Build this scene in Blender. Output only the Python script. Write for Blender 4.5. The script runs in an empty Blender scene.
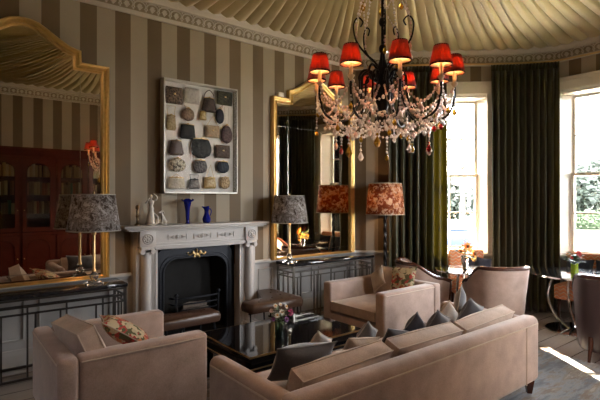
import bpy, bmesh, math, random
from mathutils import Vector, Matrix, Euler
random.seed(7)
C = bpy.context.scene.collection
SC = bpy.context.scene
PI = math.pi
R = math.radians

# ------------------------------------------------------------------ camera, sky, sun, exposure
TH = 38.5                      # camera heading, degrees from +y towards +x
FPX = 455.0                    # focal length for a 600 px wide frame
EYE = 1.6
cam = bpy.data.cameras.new('camera'); camo = bpy.data.objects.new('camera', cam); C.objects.link(camo)
camo.location = (0, 0, EYE); camo.rotation_euler = (R(90), 0, R(-TH))
cam.sensor_width = 36; cam.lens = 36*FPX/600; cam.shift_y = -1/600; cam.clip_start = 0.02; cam.clip_end = 400
SC.camera = camo
vs = SC.view_settings
vs.view_transform = 'Standard'; vs.look = 'None'; vs.gamma = 1; vs.use_curve_mapping = False
vs.exposure = 2.65
SC.cycles.use_denoising = True
SC.cycles.max_bounces = 10; SC.cycles.diffuse_bounces = 5; SC.cycles.glossy_bounces = 5
SC.cycles.transmission_bounces = 6; SC.cycles.transparent_max_bounces = 10
SC.cycles.sample_clamp_indirect = 6.0; SC.cycles.caustics_reflective = False; SC.cycles.caustics_refractive = False

world = bpy.data.worlds.new('sky'); SC.world = world; world.use_nodes = True
wn = world.node_tree; wn.nodes.clear()
w_o = wn.nodes.new('ShaderNodeOutputWorld'); w_b = wn.nodes.new('ShaderNodeBackground')
w_s = wn.nodes.new('ShaderNodeTexSky'); w_s.sky_type = 'HOSEK_WILKIE'; w_s.turbidity = 6
w_m = wn.nodes.new('ShaderNodeMixRGB'); w_m.inputs[0].default_value = 0.75; w_m.inputs[2].default_value = (0.95, 0.97, 1, 1)
SUN_AZ = (0.62, 0.785); SUN_EL = R(26)
SUN_DIR = Vector((SUN_AZ[0]*math.cos(SUN_EL), SUN_AZ[1]*math.cos(SUN_EL), math.sin(SUN_EL)))
w_s.sun_direction = SUN_DIR
wn.links.new(w_s.outputs[0], w_m.inputs[1]); wn.links.new(w_m.outputs[0], w_b.inputs[0]); wn.links.new(w_b.outputs[0], w_o.inputs[0])
w_b.inputs[1].default_value = 7.0
sun = bpy.data.lights.new('sun', 'SUN'); sun.energy = 22; sun.angle = R(0.6); sun.color = (1, 0.86, 0.66)
suno = bpy.data.objects.new('sun', sun); C.objects.link(suno)
suno.rotation_euler = SUN_DIR.to_track_quat('Z', 'Y').to_euler(); suno.location = (20, 27, 20)

# ------------------------------------------------------------------ plan of the room
WY = 4.9                       # fireplace wall
AXY = 2.28                     # axis of the bow
FY = 2*AXY - WY                # opposite wall
LX = -1.5
ZC = 3.56                      # underside of cornice
ZT = 3.76                      # top of cornice
N0 = (4.98, 4.9)
half = [N0, (5.615, 4.19), (6.365, 3.53), (6.72, 3.17), (6.98, 2.80)]
BOW = half + [(x, 2*AXY - y) for x, y in reversed(half)]
W1 = (half[1], half[2]); W2 = (half[4], (half[4][0], 2*AXY-half[4][1])); W3 = (BOW[7], BOW[8])

def d_r():
    t = R(TH)
    return Vector((math.sin(t), math.cos(t))), Vector((math.cos(t), -math.sin(t)))
DV, RV = d_r()
def ray(u): return DV + RV*((u-300)/FPX)
def on_y(u, v, y):             # where the sight line through a point of the photo meets the plane y
    k = ray(u); t = y/k.y
    return Vector((k.x*t, y, EYE + (201-v)/FPX*t))
def at(u, t, z=0):
    k = ray(u)*t
    return Vector((k.x, k.y, z))
def offset(poly, off):         # inward offset of an open polyline (inside lies to its right)
    out = []
    for i, p in enumerate(poly):
        p = Vector(p)
        ns = []
        for a, b in ((i-1, i), (i, i+1)):
            if a >= 0 and b < len(poly):
                e = (Vector(poly[b])-Vector(poly[a])).normalized()
                ns.append(Vector((e.y, -e.x)))
        n = sum(ns, Vector((0, 0))).normalized()
        out.append(p + n*(off/max(0.3, n.dot(ns[0]))))
    return out
def bow_at(u, off):
    k = ray(u); P = offset(BOW, off)
    for a, b in zip(P, P[1:]):
        e = b-a; det = -k.x*e.y + k.y*e.x
        if abs(det) < 1e-9: continue
        t = (-a.x*e.y + a.y*e.x)/det; s = (k.x*a.y - k.y*a.x)/det
        if t > 0 and -1e-6 <= s <= 1+1e-6: return Vector((k.x*t, k.y*t))
    return P[0]

# ------------------------------------------------------------------ mesh builder
class MB:
    def __init__(self): self.v = []; self.f = []; self.uv = None
    def add(self, vs, fs, M=None):
        o = len(self.v)
        for p in vs:
            p = Vector(p)
            self.v.append(M @ p if M is not None else p)
        self.f += [tuple(i+o for i in f) for f in fs]
        return self
    def box(self, c, s, M=None, bev=0, seg=2):
        x, y, z = s[0]/2, s[1]/2, s[2]/2
        if bev <= 0:
            vs = [(c[0]+a*x, c[1]+b*y, c[2]+d*z) for a in (-1, 1) for b in (-1, 1) for d in (-1, 1)]
            return self.add(vs, [(0,1,3,2), (4,6,7,5), (0,4,5,1), (2,3,7,6), (0,2,6,4), (1,5,7,3)], M)
        bm = bmesh.new(); bmesh.ops.create_cube(bm, size=1)
        for w in bm.verts: w.co = Vector((w.co.x*s[0], w.co.y*s[1], w.co.z*s[2]))
        bmesh.ops.bevel(bm, geom=list(bm.edges), offset=min(bev, x*.98, y*.98, z*.98), segments=seg, profile=0.5, affect='EDGES')
        bm.verts.index_update()
        self.add([w.co+Vector(c) for w in bm.verts], [[w.index for w in f.verts] for f in bm.faces], M); bm.free()
        return self
    def span(self, lo, hi, M=None, bev=0, seg=2):
        return self.box([(a+b)/2 for a, b in zip(lo, hi)], [abs(b-a) for a, b in zip(lo, hi)], M, bev, seg)
    def tube(self, pts, r, n=8, closed=False, M=None, flat=1.0):
        pts = [Vector(p) for p in pts]; m = len(pts)
        rr = r if isinstance(r, (list, tuple)) else [r]*m
        tan = []
        for i in range(m):
            a = pts[i-1] if (i or closed) else pts[0]; b = pts[(i+1) % m] if (i < m-1 or closed) else pts[-1]
            t = (b-a); tan.append(t.normalized() if t.length > 1e-9 else Vector((0,0,1)))
        up = Vector((0, 0, 1)) if abs(tan[0].z) < .9 else Vector((1, 0, 0))
        nx = tan[0].cross(up).normalized(); vs = []; fs = []
        for i in range(m):
            nx = (nx - tan[i]*nx.dot(tan[i])); nx = nx.normalized() if nx.length > 1e-6 else tan[i].orthogonal().normalized()
            ny = tan[i].cross(nx)
            for k in range(n):
                a = 2*PI*(k+.5)/n
                vs.append(pts[i] + (nx*math.cos(a) + ny*math.sin(a)*flat)*rr[i])
        for i in range(m if closed else m-1):
            j = (i+1) % m
            for k in range(n):
                l = (k+1) % n
                fs.append((i*n+k, i*n+l, j*n+l, j*n+k))
        if not closed:
            fs.append(tuple(range(n-1, -1, -1))); fs.append(tuple((m-1)*n+k for k in range(n)))
        return self.add(vs, fs, M)
    def bar(self, a, b, w, M=None):   # square bar
        a = Vector(a); b = Vector(b)
        return self.tube([a, b], w*.7071, 4, M=M)
    def lathe(self, prof, n=24, c=(0,0,0), M=None, ripple=0, amp=0, cap=True):
        vs = []; fs = []; m = len(prof); c = Vector(c)
        for r, z in prof:
            for k in range(n):
                a = 2*PI*k/n; q = r*(1+amp*math.cos(ripple*a)) if ripple else r
                vs.append(c+Vector((q*math.cos(a), q*math.sin(a), z)))
        for i in range(m-1):
            for k in range(n):
                l = (k+1) % n; fs.append((i*n+k, i*n+l, (i+1)*n+l, (i+1)*n+k))
        if cap:
            if prof[0][0] > 1e-5: fs.append(tuple(range(n-1, -1, -1)))
            if prof[-1][0] > 1e-5: fs.append(tuple((m-1)*n+k for k in range(n)))
        return self.add(vs, fs, M)
    def ball(self, c, r, n=10, m=6, M=None):
        r = (r, r, r) if not isinstance(r, (tuple, list)) else r
        vs = [(c[0], c[1], c[2]-r[2])]; fs = []
        for i in range(1, m):
            t = PI*i/m
            for k in range(n):
                a = 2*PI*k/n
                vs.append((c[0]+r[0]*math.sin(t)*math.cos(a), c[1]+r[1]*math.sin(t)*math.sin(a), c[2]-r[2]*math.cos(t)))
        vs.append((c[0], c[1], c[2]+r[2])); last = len(vs)-1
        for k in range(n):
            l = (k+1) % n
            fs.append((0, 1+l, 1+k)); fs.append((last, 1+(m-2)*n+k, 1+(m-2)*n+l))
            for i in range(m-2): fs.append((1+i*n+k, 1+i*n+l, 1+(i+1)*n+l, 1+(i+1)*n+k))
        return self.add(vs, fs, M)
    def prism(self, poly, h0, h1, M=None):     # polygon in xy, extruded along z
        n = len(poly)
        vs = [(x, y, h0) for x, y in poly] + [(x, y, h1) for x, y in poly]
        fs = [tuple(range(n-1, -1, -1)), tuple(range(n, 2*n))] + [(i, (i+1) % n, n+(i+1) % n, n+i) for i in range(n)]
        return self.add(vs, fs, M)
    def grid(self, fn, nu, nv, cu=False, cv=False, M=None):
        vs = [fn(i/(nu if cu else nu-1), j/(nv if cv else nv-1)) for i in range(nu) for j in range(nv)]; fs = []
        for i in range(nu if cu else nu-1):
            for j in range(nv if cv else nv-1):
                a, b = (i+1) % nu, (j+1) % nv
                fs.append((i*nv+j, a*nv+j, a*nv+b, i*nv+b))
        return self.add(vs, fs, M)
    def sweep(self, prof, path, closed=False):  # profile (off inward, z) swept along plan polyline
        offs = {o: offset(path, o) for o, z in prof}
        vs = []; m = len(prof); n = len(path)
        for i in range(n):
            for o, z in prof: vs.append((offs[o][i].x, offs[o][i].y, z))
        fs = []
        for i in range(n-1):
            for j in range(m):
                l = (j+1) % m
                fs.append((i*m+j, i*m+l, (i+1)*m+l, (i+1)*m+j))
        fs.append(tuple(range(m))); fs.append(tuple((n-1)*m+j for j in range(m-1, -1, -1)))
        return self.add(vs, fs)
    def build(self, name, mat, parent=None, ang=35, loc=None, rot=None, label=None, kind=None, solid=0):
        me = bpy.data.meshes.new(name)
        me.from_pydata([tuple(p) for p in self.v], [], self.f); me.validate()
        bm = bmesh.new(); bm.from_mesh(me); bmesh.ops.recalc_face_normals(bm, faces=bm.faces); bm.to_mesh(me); bm.free()
        if ang is not None:
            me.shade_smooth(); me.set_sharp_from_angle(angle=R(ang))
        me.materials.append(mat)
        o = bpy.data.objects.new(name, me); C.objects.link(o)
        if parent is not None: o.parent = parent
        if loc is not None: o.location = loc
        if rot is not None: o.rotation_euler = rot
        if label: o['label'] = label
        if kind: o['kind'] = kind
        if solid:
            md = o.modifiers.new('thickness', 'SOLIDIFY'); md.thickness = solid; md.offset = 0
        return o

def tag(o, label, cat, group=None):
    o['label'] = label; o['category'] = cat
    if group: o['group'] = group
    return o
def thing(name, label, cat, loc=(0, 0, 0), rz=0, group=None, rot=None):
    o = bpy.data.objects.new(name, None); C.objects.link(o); o.empty_display_size = .1
    o.location = loc; o.rotation_euler = rot if rot else (0, 0, rz)
    return tag(o, label, cat, group)
def struct(o): o['kind'] = 'structure'; return o
def children(o): return [c for c in bpy.data.objects if c.parent == o]
def copy_tree(o, parent=None):
    c = o.copy(); C.objects.link(c)
    if parent is not None: c.parent = parent
    for ch in children(o): copy_tree(ch, c)
    return c
def spline(pts, n=8):
    pts = [Vector(p) for p in pts]; out = []
    for i in range(len(pts)-1):
        p0 = pts[max(0, i-1)]; p1 = pts[i]; p2 = pts[i+1]; p3 = pts[min(len(pts)-1, i+2)]
        for k in range(n):
            t = k/n
            out.append(.5*((2*p1)+(p2-p0)*t+(2*p0-5*p1+4*p2-p3)*t*t+(3*p1-p0-3*p2+p3)*t**3))
    out.append(pts[-1]); return out
def sm(a, b, x):
    t = max(0, min(1, (x-a)/(b-a))); return t*t*(3-2*t)

# ------------------------------------------------------------------ materials
class NT:
    def __init__(self, name):
        self.m = bpy.data.materials.new(name); self.m.use_nodes = True
        self.t = self.m.node_tree; self.b = self.t.nodes['Principled BSDF']; self.o = self.t.nodes['Material Output']
    def n(self, typ, **kw):
        x = self.t.nodes.new(typ)
        for k, v in kw.items():
            if k.startswith('i_'):
                key = k[2:]; key = int(key) if key.isdigit() else key
                x.inputs[key].default_value = v
            else: setattr(x, k, v)
        return x
    def l(self, a, b): self.t.links.new(a, b)
    def math(self, op, a, b=None, c=None):
        x = self.n('ShaderNodeMath', operation=op)
        for i, q in enumerate((a, b, c)):
            if q is None: continue
            if hasattr(q, 'links'): self.l(q, x.inputs[i])
            else: x.inputs[i].default_value = q
        return x.outputs[0]
    def mix(self, f, a, b, mode='MIX'):
        x = self.n('ShaderNodeMixRGB', blend_type=mode)
        for i, q in enumerate((f, a, b)):
            if hasattr(q, 'links'): self.l(q, x.inputs[i])
            elif isinstance(q, (int, float)): x.inputs[i].default_value = q
            else: x.inputs[i].default_value = (*q, 1)
        return x.outputs[0]
    def ramp(self, f, stops, interp='LINEAR'):
        x = self.n('ShaderNodeValToRGB'); cr = x.color_ramp; cr.interpolation = interp
        while len(cr.elements) < len(stops): cr.elements.new(.5)
        for e, (p, c) in zip(cr.elements, stops): e.position = p; e.color = (*c, 1)
        self.l(f, x.inputs[0]); return x.outputs[0]
    def coord(self, which='Object', scale=(1, 1, 1)):
        tc = self.n('ShaderNodeTexCoord'); mp = self.n('ShaderNodeMapping'); mp.inputs['Scale'].default_value = scale
        self.l(tc.outputs[which], mp.inputs[0]); return mp.outputs[0]
    def noise(self, vec, scale, detail=3, rough=.5):
        x = self.n('ShaderNodeTexNoise'); x.inputs['Scale'].default_value = scale; x.inputs['Detail'].default_value = detail; x.inputs['Roughness'].default_value = rough
        self.l(vec, x.inputs['Vector']); return x.outputs['Fac']
    def bump(self, h, s=.3, d=.01):
        x = self.n('ShaderNodeBump'); x.inputs['Strength'].default_value = s; x.inputs['Distance'].default_value = d
        self.l(h, x.inputs['Height']); self.l(x.outputs[0], self.b.inputs['Normal'])
    def set(self, rough=.5, metal=0, **kw):
        self.b.inputs['Roughness'].default_value = rough; self.b.inputs['Metallic'].default_value = metal
        for k, v in kw.items(): self.b.inputs[k.replace('_', ' ')].default_value = v
        return self
    def col(self, c):
        if hasattr(c, 'links'): self.l(c, self.b.inputs['Base Color'])
        else: self.b.inputs['Base Color'].default_value = (*c, 1)
        return self

def plain(name, c, rough=.5, metal=0, var=.12, scale=14, bump=0, **kw):
    t = NT(name); t.set(rough, metal, **kw)
    v = t.coord('Object'); f = t.noise(v, scale)
    t.col(t.mix(f, tuple(q*(1-var) for q in c), tuple(min(1, q*(1+var)) for q in c)))
    if bump: t.bump(t.noise(v, scale*4), bump, .004)
    return t.m
def fabric(name, c, var=.26, weave=150, sheen=.3, rough=.85, bump=.12):
    t = NT(name); t.set(rough, 0, Sheen_Weight=sheen, Sheen_Roughness=.4, Specular_IOR_Level=.15)
    v = t.coord('Object'); a = t.noise(v, 7, 4, .6); b = t.noise(v, weave, 2)
    f = t.math('ADD', t.math('MULTIPLY', a, .6), t.math('MULTIPLY', b, .4))
    t.col(t.ramp(f, [(.3, tuple(q*(1-var) for q in c)), (.7, tuple(min(1, q*(1+var)) for q in c))]))
    t.bump(b, bump, .003)
    return t.m
def spotted(name, stops, scale=16, rough=.8, kind='voronoi', **kw):
    t = NT(name); t.set(rough, 0, **kw); v = t.coord('Object')
    nz = t.n('ShaderNodeTexNoise'); nz.inputs['Scale'].default_value = scale*.7; t.l(v, nz.inputs['Vector'])
    wv = t.n('ShaderNodeVectorMath', operation='ADD'); sc = t.n('ShaderNodeVectorMath', operation='SCALE'); sc.inputs['Scale'].default_value = .12
    t.l(nz.outputs['Color'], sc.inputs[0]); t.l(v, wv.inputs[0]); t.l(sc.outputs[0], wv.inputs[1])
    if kind == 'voronoi':
        x = t.n('ShaderNodeTexVoronoi'); x.inputs['Scale'].default_value = scale; t.l(wv.outputs[0], x.inputs['Vector'])
        sep = t.n('ShaderNodeSeparateColor'); t.l(x.outputs['Color'], sep.inputs[0]); f = sep.outputs[0]
    else: f = t.noise(wv.outputs[0], scale, 3, .6)
    t.col(t.ramp(f, stops, 'CONSTANT' if kind == 'voronoi' else 'LINEAR'))
    return t
def thin(t, amount=.5, tint=None):   # cloth that lets light through
    tr = t.n('ShaderNodeBsdfTranslucent'); mx = t.n('ShaderNodeMixShader'); mx.inputs[0].default_value = amount
    src = t.b.inputs['Base Color']
    if tint is not None: tr.inputs[0].default_value = (*tint, 1)
    elif src.links: t.l(src.links[0].from_socket, tr.inputs[0])
    else: tr.inputs[0].default_value = src.default_value
    t.l(t.b.outputs[0], mx.inputs[1]); t.l(tr.outputs[0], mx.inputs[2]); t.l(mx.outputs[0], t.o.inputs[0])
    return t.m
def window_glass(name, tint=(1, 1, 1), refl=1.0):
    t = NT(name); fr = t.n('ShaderNodeFresnel'); fr.inputs[0].default_value = 1.45
    tr = t.n('ShaderNodeBsdfTransparent'); tr.inputs[0].default_value = (*tint, 1)
    gl = t.n('ShaderNodeBsdfGlossy'); gl.inputs['Roughness'].default_value = .01
    mx = t.n('ShaderNodeMixShader'); t.l(t.math('MULTIPLY', fr.outputs[0], refl), mx.inputs[0])
    t.l(tr.outputs[0], mx.inputs[1]); t.l(gl.outputs[0], mx.inputs[2]); t.l(mx.outputs[0], t.o.inputs[0])
    return t.m

def stripes():
    t = NT('striped wallpaper over panelled dado'); t.set(.6, 0, Specular_IOR_Level=.3)
    tc = t.n('ShaderNodeTexCoord'); s = t.n('ShaderNodeSeparateXYZ'); t.l(tc.outputs['UV'], s.inputs[0])
    fr = t.math('FRACT', t.math('DIVIDE', t.math('SUBTRACT', s.outputs[0], 1.104), .338))
    dark = t.math('LESS_THAN', fr, .158/.338)
    v = t.coord('Object'); nz = t.noise(v, 3, 4)
    c1 = t.mix(nz, (.36, .30, .225), (.42, .355, .265)); c2 = t.mix(nz, (.155, .108, .064), (.19, .137, .083))
    paper = t.mix(dark, c1, c2)
    dado = t.mix(nz, (.50, .48, .46), (.56, .54, .51))
    t.col(t.mix(t.math('LESS_THAN', s.outputs[1], .80), paper, dado))
    t.bump(t.noise(v, 220, 2), .08, .002)
    return t.m
def boards():
    t = NT('pale oak floor boards'); t.set(.24, 0)
    v = t.coord('Object'); sep = t.n('ShaderNodeSeparateXYZ'); t.l(v, sep.inputs[0])
    row = t.math('FLOOR', t.math('DIVIDE', sep.outputs[1], .21))
    fy = t.math('FRACT', t.math('DIVIDE', sep.outputs[1], .21))
    xo = t.math('ADD', sep.outputs[0], t.math('MULTIPLY', t.math('FRACT', t.math('MULTIPLY', row, .387)), 2.4))
    fx = t.math('FRACT', t.math('DIVIDE', xo, 2.4))
    gap = t.math('MAXIMUM', t.math('LESS_THAN', fy, .035), t.math('LESS_THAN', fx, .003))
    g = t.noise(t.coord('Object', (1.2, 22, 1)), 4, 5, .6)
    tone = t.math('FRACT', t.math('MULTIPLY', t.math('ADD', row, t.math('FLOOR', t.math('DIVIDE', xo, 2.4))), .618))
    c = t.mix(g, (.27, .22, .185), (.42, .355, .30)); c = t.mix(t.math('MULTIPLY', tone, .35), c, (.28, .225, .19))
    t.col(t.mix(gap, c, (.04, .028, .02)))
    t.bump(t.math('SUBTRACT', t.math('MULTIPLY', g, .15), gap), .25, .003)
    return t.m
def rugmat():
    t = NT('blue grey and sand abstract rug'); t.set(.95, 0, Sheen_Weight=.2, Specular_IOR_Level=.1)
    v = t.coord('Object', (.55, 2.2, 1)); a = t.noise(v, 2.6, 6, .65)
    w = t.coord('Object', (.9, 3.2, 1)); b = t.noise(w, 3.6, 6, .7); s = t.noise(t.coord('Object'), 180, 2)
    c = t.ramp(a, [(.30, (.05, .055, .07)), (.43, (.14, .16, .19)), (.50, (.27, .29, .31)), (.57, (.24, .19, .14)), (.64, (.42, .38, .33)), (.75, (.17, .20, .24))])
    c = t.mix(t.math('MULTIPLY', t.math('GREATER_THAN', b, .56), .55), c, (.17, .10, .055))
    t.col(t.mix(t.math('MULTIPLY', s, .5), c, (.10, .10, .11))); t.bump(s, .3, .004)
    return t.m
def chevron():
    t = NT('terracotta and cream zigzag weave'); t.set(.85, 0, Specular_IOR_Level=.1)
    v = t.coord('Object'); s = t.n('ShaderNodeSeparateXYZ'); t.l(v, s.inputs[0])
    along = t.math('ADD', s.outputs[0], t.math('MULTIPLY', s.outputs[1], .6))
    up = t.math('ADD', s.outputs[2], t.math('MULTIPLY', s.outputs[1], .7))
    zz = t.math('ABSOLUTE', t.math('SUBTRACT', t.math('FRACT', t.math('DIVIDE', along, .085)), .5))
    f = t.math('FRACT', t.math('DIVIDE', t.math('ADD', up, t.math('MULTIPLY', zz, .075)), .05))
    t.col(t.ramp(f, [(0, (.78, .30, .14)), (.42, (.85, .74, .60)), (.62, (.58, .17, .08)), (.8, (.80, .34, .17))], 'CONSTANT'))
    return t.m

M = {}
M['wall'] = stripes(); M['floor'] = boards(); M['rug'] = rugmat(); M['chevron'] = chevron()
M['plaster'] = plain('ivory plaster', (.50, .45, .37), .6, var=.06)
M['white'] = plain('cream window paint', (.84, .79, .70), .4, var=.03)
M['dado'] = plain('off white panel paint', (.52, .50, .47), .5, var=.05)
M['marble'] = plain('white statuary marble', (.55, .51, .48), .35, var=.08, scale=5)
M['iron'] = plain('black cast iron', (.022, .024, .03), .42, .6, bump=.1)
M['soot'] = plain('sooty firebrick', (.012, .011, .010), .9, var=.4)
M['slate'] = plain('dark slate hearth', (.05, .05, .055), .45)
M['brass'] = plain('aged brass', (.62, .43, .20), .3, 1)
M['gilt'] = plain('burnished gilt', (.74, .50, .19), .3, .85, var=.2, scale=30, bump=.15)
M['mirror'] = NT('antique mirror glass').set(.012, 1).col((.68, .585, .465)).m
M['joint'] = plain('bevelled glass joint', (.70, .66, .58), .15, 1)
M['pane'] = window_glass('window pane')
M['caseglass'] = window_glass('clear case glass', (.98, .99, .99), .7); M['museum'] = window_glass('low reflection case glass', (.99, .99, .99), .04)
M['tableglass'] = window_glass('smoked table glass', (.70, .76, .76), 1.3)
M['steel'] = plain('dark bronze steel', (.10, .092, .085), .3, .9)
M['window_lit'] = plain('dull nickel steel', (.27, .25, .22), .28, .95)  # right console's steel, paler with window light put into its colour
M['chrome'] = plain('polished chrome', (.70, .70, .70), .12, 1, var=.05)
M['blackstone'] = plain('polished black marble', (.016, .015, .016), .08, var=.5, scale=20)
M['lacquer'] = plain('black lacquer', (.010, .009, .010), .05)
M['velvet'] = fabric('taupe pink chenille', (.38, .28, .235), sheen=.45)
M['velvetc'] = fabric('taupe cushion chenille', (.46, .35, .28), sheen=.4)
M['piping'] = fabric('taupe piping cord', (.50, .40, .32), var=.05)
M['greyv'] = fabric('charcoal velvet', (.085, .085, .095), sheen=.7)
M['greym'] = fabric('mid grey velvet', (.16, .16, .17), sheen=.6)
M['navyv'] = fabric('ink blue velvet', (.045, .05, .07), sheen=.7)
M['paleg'] = fabric('pale stone linen', (.46, .43, .40))
M['beige'] = fabric('beige linen', (.42, .34, .27))
M['woodd'] = plain('dark mahogany', (.055, .018, .010), .25, var=.3, scale=9)
M['mahog'] = plain('red mahogany', (.08, .013, .007), .22, var=.35, scale=6)
M['leather'] = plain('brown buttoned leather', (.070, .036, .022), .32, var=.3, scale=20, bump=.2)
M['aub'] = plain('aubergine leather', (.038, .020, .020), .35, var=.15, bump=.15)
M['cobalt'] = NT('cobalt blue glass').set(.06, 0, Transmission_Weight=.35, IOR=1.45).col((.010, .018, .30)).m
M['porc'] = plain('ivory porcelain', (.62, .57, .50), .25, var=.05)
M['bronze'] = plain('old bronze', (.20, .13, .07), .35, .9)
M['iron2'] = plain('black wrought iron', (.012, .010, .009), .4, .5)
M['crystal'] = NT('cut crystal').set(.08, 0, Transmission_Weight=.25, IOR=1.55).col((.92, .84, .80)).m
M['crystalp'] = NT('pink lit crystal').set(.08, 0, Transmission_Weight=.2, IOR=1.55).col((.88, .62, .54)).m  # clear crystal, pink glow of the red shades put into its colour
M['amber'] = NT('amber crystal').set(.04, 0, Transmission_Weight=.6, IOR=1.55).col((.85, .48, .06)).m
M['ruby'] = NT('ruby crystal').set(.04, 0, Transmission_Weight=.5, IOR=1.55).col((.65, .03, .03)).m
M['candle'] = plain('cream candle tube', (.75, .62, .45), .5)
M['acryl'] = NT('clear acrylic').set(.03, 0, Transmission_Weight=.9, IOR=1.49).col((.95, .97, .97)).m
M['linen'] = plain('ivory backing linen', (.80, .76, .72), .9, var=.06, scale=40)
M['silver'] = plain('silvered frame', (.52, .49, .44), .35, .6)
M['green'] = plain('dark green leaf', (.045, .085, .03), .5, var=.3)
M['stem'] = plain('green stem', (.10, .16, .05), .5)
t = NT('red pleated silk'); t.set(.7); t.col((.52, .10, .085)); M['redsilk'] = thin(t, .45, (.60, .17, .12))
t = NT('cream shade lining'); t.set(.7); t.col((.85, .62, .38)); M['lining'] = thin(t, .5)
t = spotted('mottled grey brown shade', [(0, (.035, .028, .024)), (.40, (.09, .065, .05)), (.47, (.42, .40, .39)), (.54, (.11, .075, .05)), (.60, (.52, .50, .50))], 19, kind='noise'); M['mottled'] = thin(t, .3)
t = spotted('orange paisley shade', [(0, (.34, .09, .03)), (.30, (.70, .36, .17)), (.48, (.85, .68, .50)), (.66, (.42, .12, .04)), (.85, (.78, .52, .36))], 30); M['paisley'] = thin(t, .5)
M['floral'] = spotted('floral tapestry', [(0, (.50, .42, .27)), (.3, (.10, .10, .04)), (.45, (.42, .05, .04)), (.62, (.58, .48, .30)), (.8, (.16, .05, .03)), (.9, (.55, .20, .08))], 26).m
t = NT('olive silk tent'); t.set(.62, 0, Sheen_Weight=.3, Specular_IOR_Level=.3); v = t.coord('Object')
t.col(t.mix(t.noise(v, 5, 3), (.40, .325, .145), (.48, .405, .195))); t.bump(t.noise(v, 60, 3), .05, .004); M['tent'] = t.m
t = NT('bottle green silk curtain'); t.set(.36, 0, Sheen_Weight=.2, Specular_IOR_Level=.7); v = t.coord('Object', (1, 1, .15))
t.col(t.mix(t.noise(v, 9, 3), (.040, .040, .017), (.088, .084, .038))); M['curtain'] = thin(t, .32, (.165, .145, .025))
# ------------------------------------------------------------------ the room
def uv_by(o, fn):
    me = o.data; uv = me.uv_layers.new(name='UVMap')
    for lp in me.loops: uv.data[lp.index].uv = fn(me.vertices[lp.vertex_index].co)
T = .42
def arc_s(p):
    best = (1e9, 0); s = 0
    for a, b in zip(BOW, BOW[1:]):
        a = Vector(a); b = Vector(b); e = b-a; L = e.length; q = max(0, min(1, (Vector((p.x, p.y))-a).dot(e)/L/L))
        d = (Vector((p.x, p.y))-a-e*q).length
        if d < best[0]: best = (d, s+L*q)
        s += L
    return best[1]
OX0, OX1, OZ1 = 1.85, 2.87, 1.09         # fireplace opening
SILL, HEAD, CAS = .80, 3.14, .03
m = MB(); top = 3.86
m.span((LX-T, WY, -.3), (OX0, WY+T, top)); m.span((OX1, WY, -.3), (N0[0]+.02, WY+T, top)); m.span((OX0, WY, OZ1), (OX1, WY+T, top)); m.span((OX0, WY, -.3), (OX1, WY+T, -.01))
m.span((OX0-.2, WY+T-.01, -.3), (OX1+.2, WY+T+.08, 1.4))
o = struct(m.build('wall_back', M['wall'], ang=None)); uv_by(o, lambda c: (c.x, c.z))
W_FILL = ((4.93, FY), (4.23, FY))           # unseen sash window added behind the camera to light the sofa back
m = MB(); m.span((LX-T, FY-T, -.3), (W_FILL[1][0]+CAS, FY, top)); m.span((W_FILL[0][0]-CAS, FY-T, -.3), (N0[0]+.02, FY, top)); m.span((W_FILL[1][0]+CAS, FY-T, -.3), (W_FILL[0][0]-CAS, FY, SILL)); m.span((W_FILL[1][0]+CAS, FY-T, HEAD), (W_FILL[0][0]-CAS, FY, top))
o = struct(m.build('wall_front', M['wall'], ang=None)); uv_by(o, lambda c: (c.x, c.z))
m = MB(); m.span((LX-T, FY-.01, -.3), (LX, WY+.01, top))
o = struct(m.build('wall_left', plain('dark bounce cutting wall', (.07, .04, .025), .4, var=.3), ang=None)); uv_by(o, lambda c: (c.y, c.z))  # unseen wall, made dark to cut bounced light on the left
# bow wall: solid segments, and segments with a window opening
out = offset(BOW, -T)
m = MB()
def wall_seg(a, b, oa, ob, z0, z1):
    P = [a, b, ob, oa]
    m.prism([(p[0], p[1]) for p in P], z0, z1)
for i in range(len(BOW)-1):
    a, b, oa, ob = Vector(BOW[i]), Vector(BOW[i+1]), out[i], out[i+1]
    if i in (1, 4, 7):
        wall_seg(a, b, oa, ob, -.3, SILL); wall_seg(a, b, oa, ob, HEAD, top)
        e = (b-a).normalized(); eo = (ob-oa).normalized()
        wall_seg(a, a+e*CAS, oa, oa+eo*CAS, SILL, HEAD); wall_seg(b-e*CAS, b, ob-eo*CAS, ob, SILL, HEAD)
    else: wall_seg(a, b, oa, ob, -.3, top)
o = struct(m.build('wall_right', M['wall'], ang=None)); uv_by(o, lambda c: (arc_s(c)+4.822, c.z))
m = MB(); m.prism([(LX-T, FY-T), (LX-T, WY+T)] + [(p.x, p.y) for p in [Vector((N0[0], WY+T))]+out+[Vector((N0[0], FY-T))]], -.06, 0)
struct(m.build('floor', M['floor'], ang=None))

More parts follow.
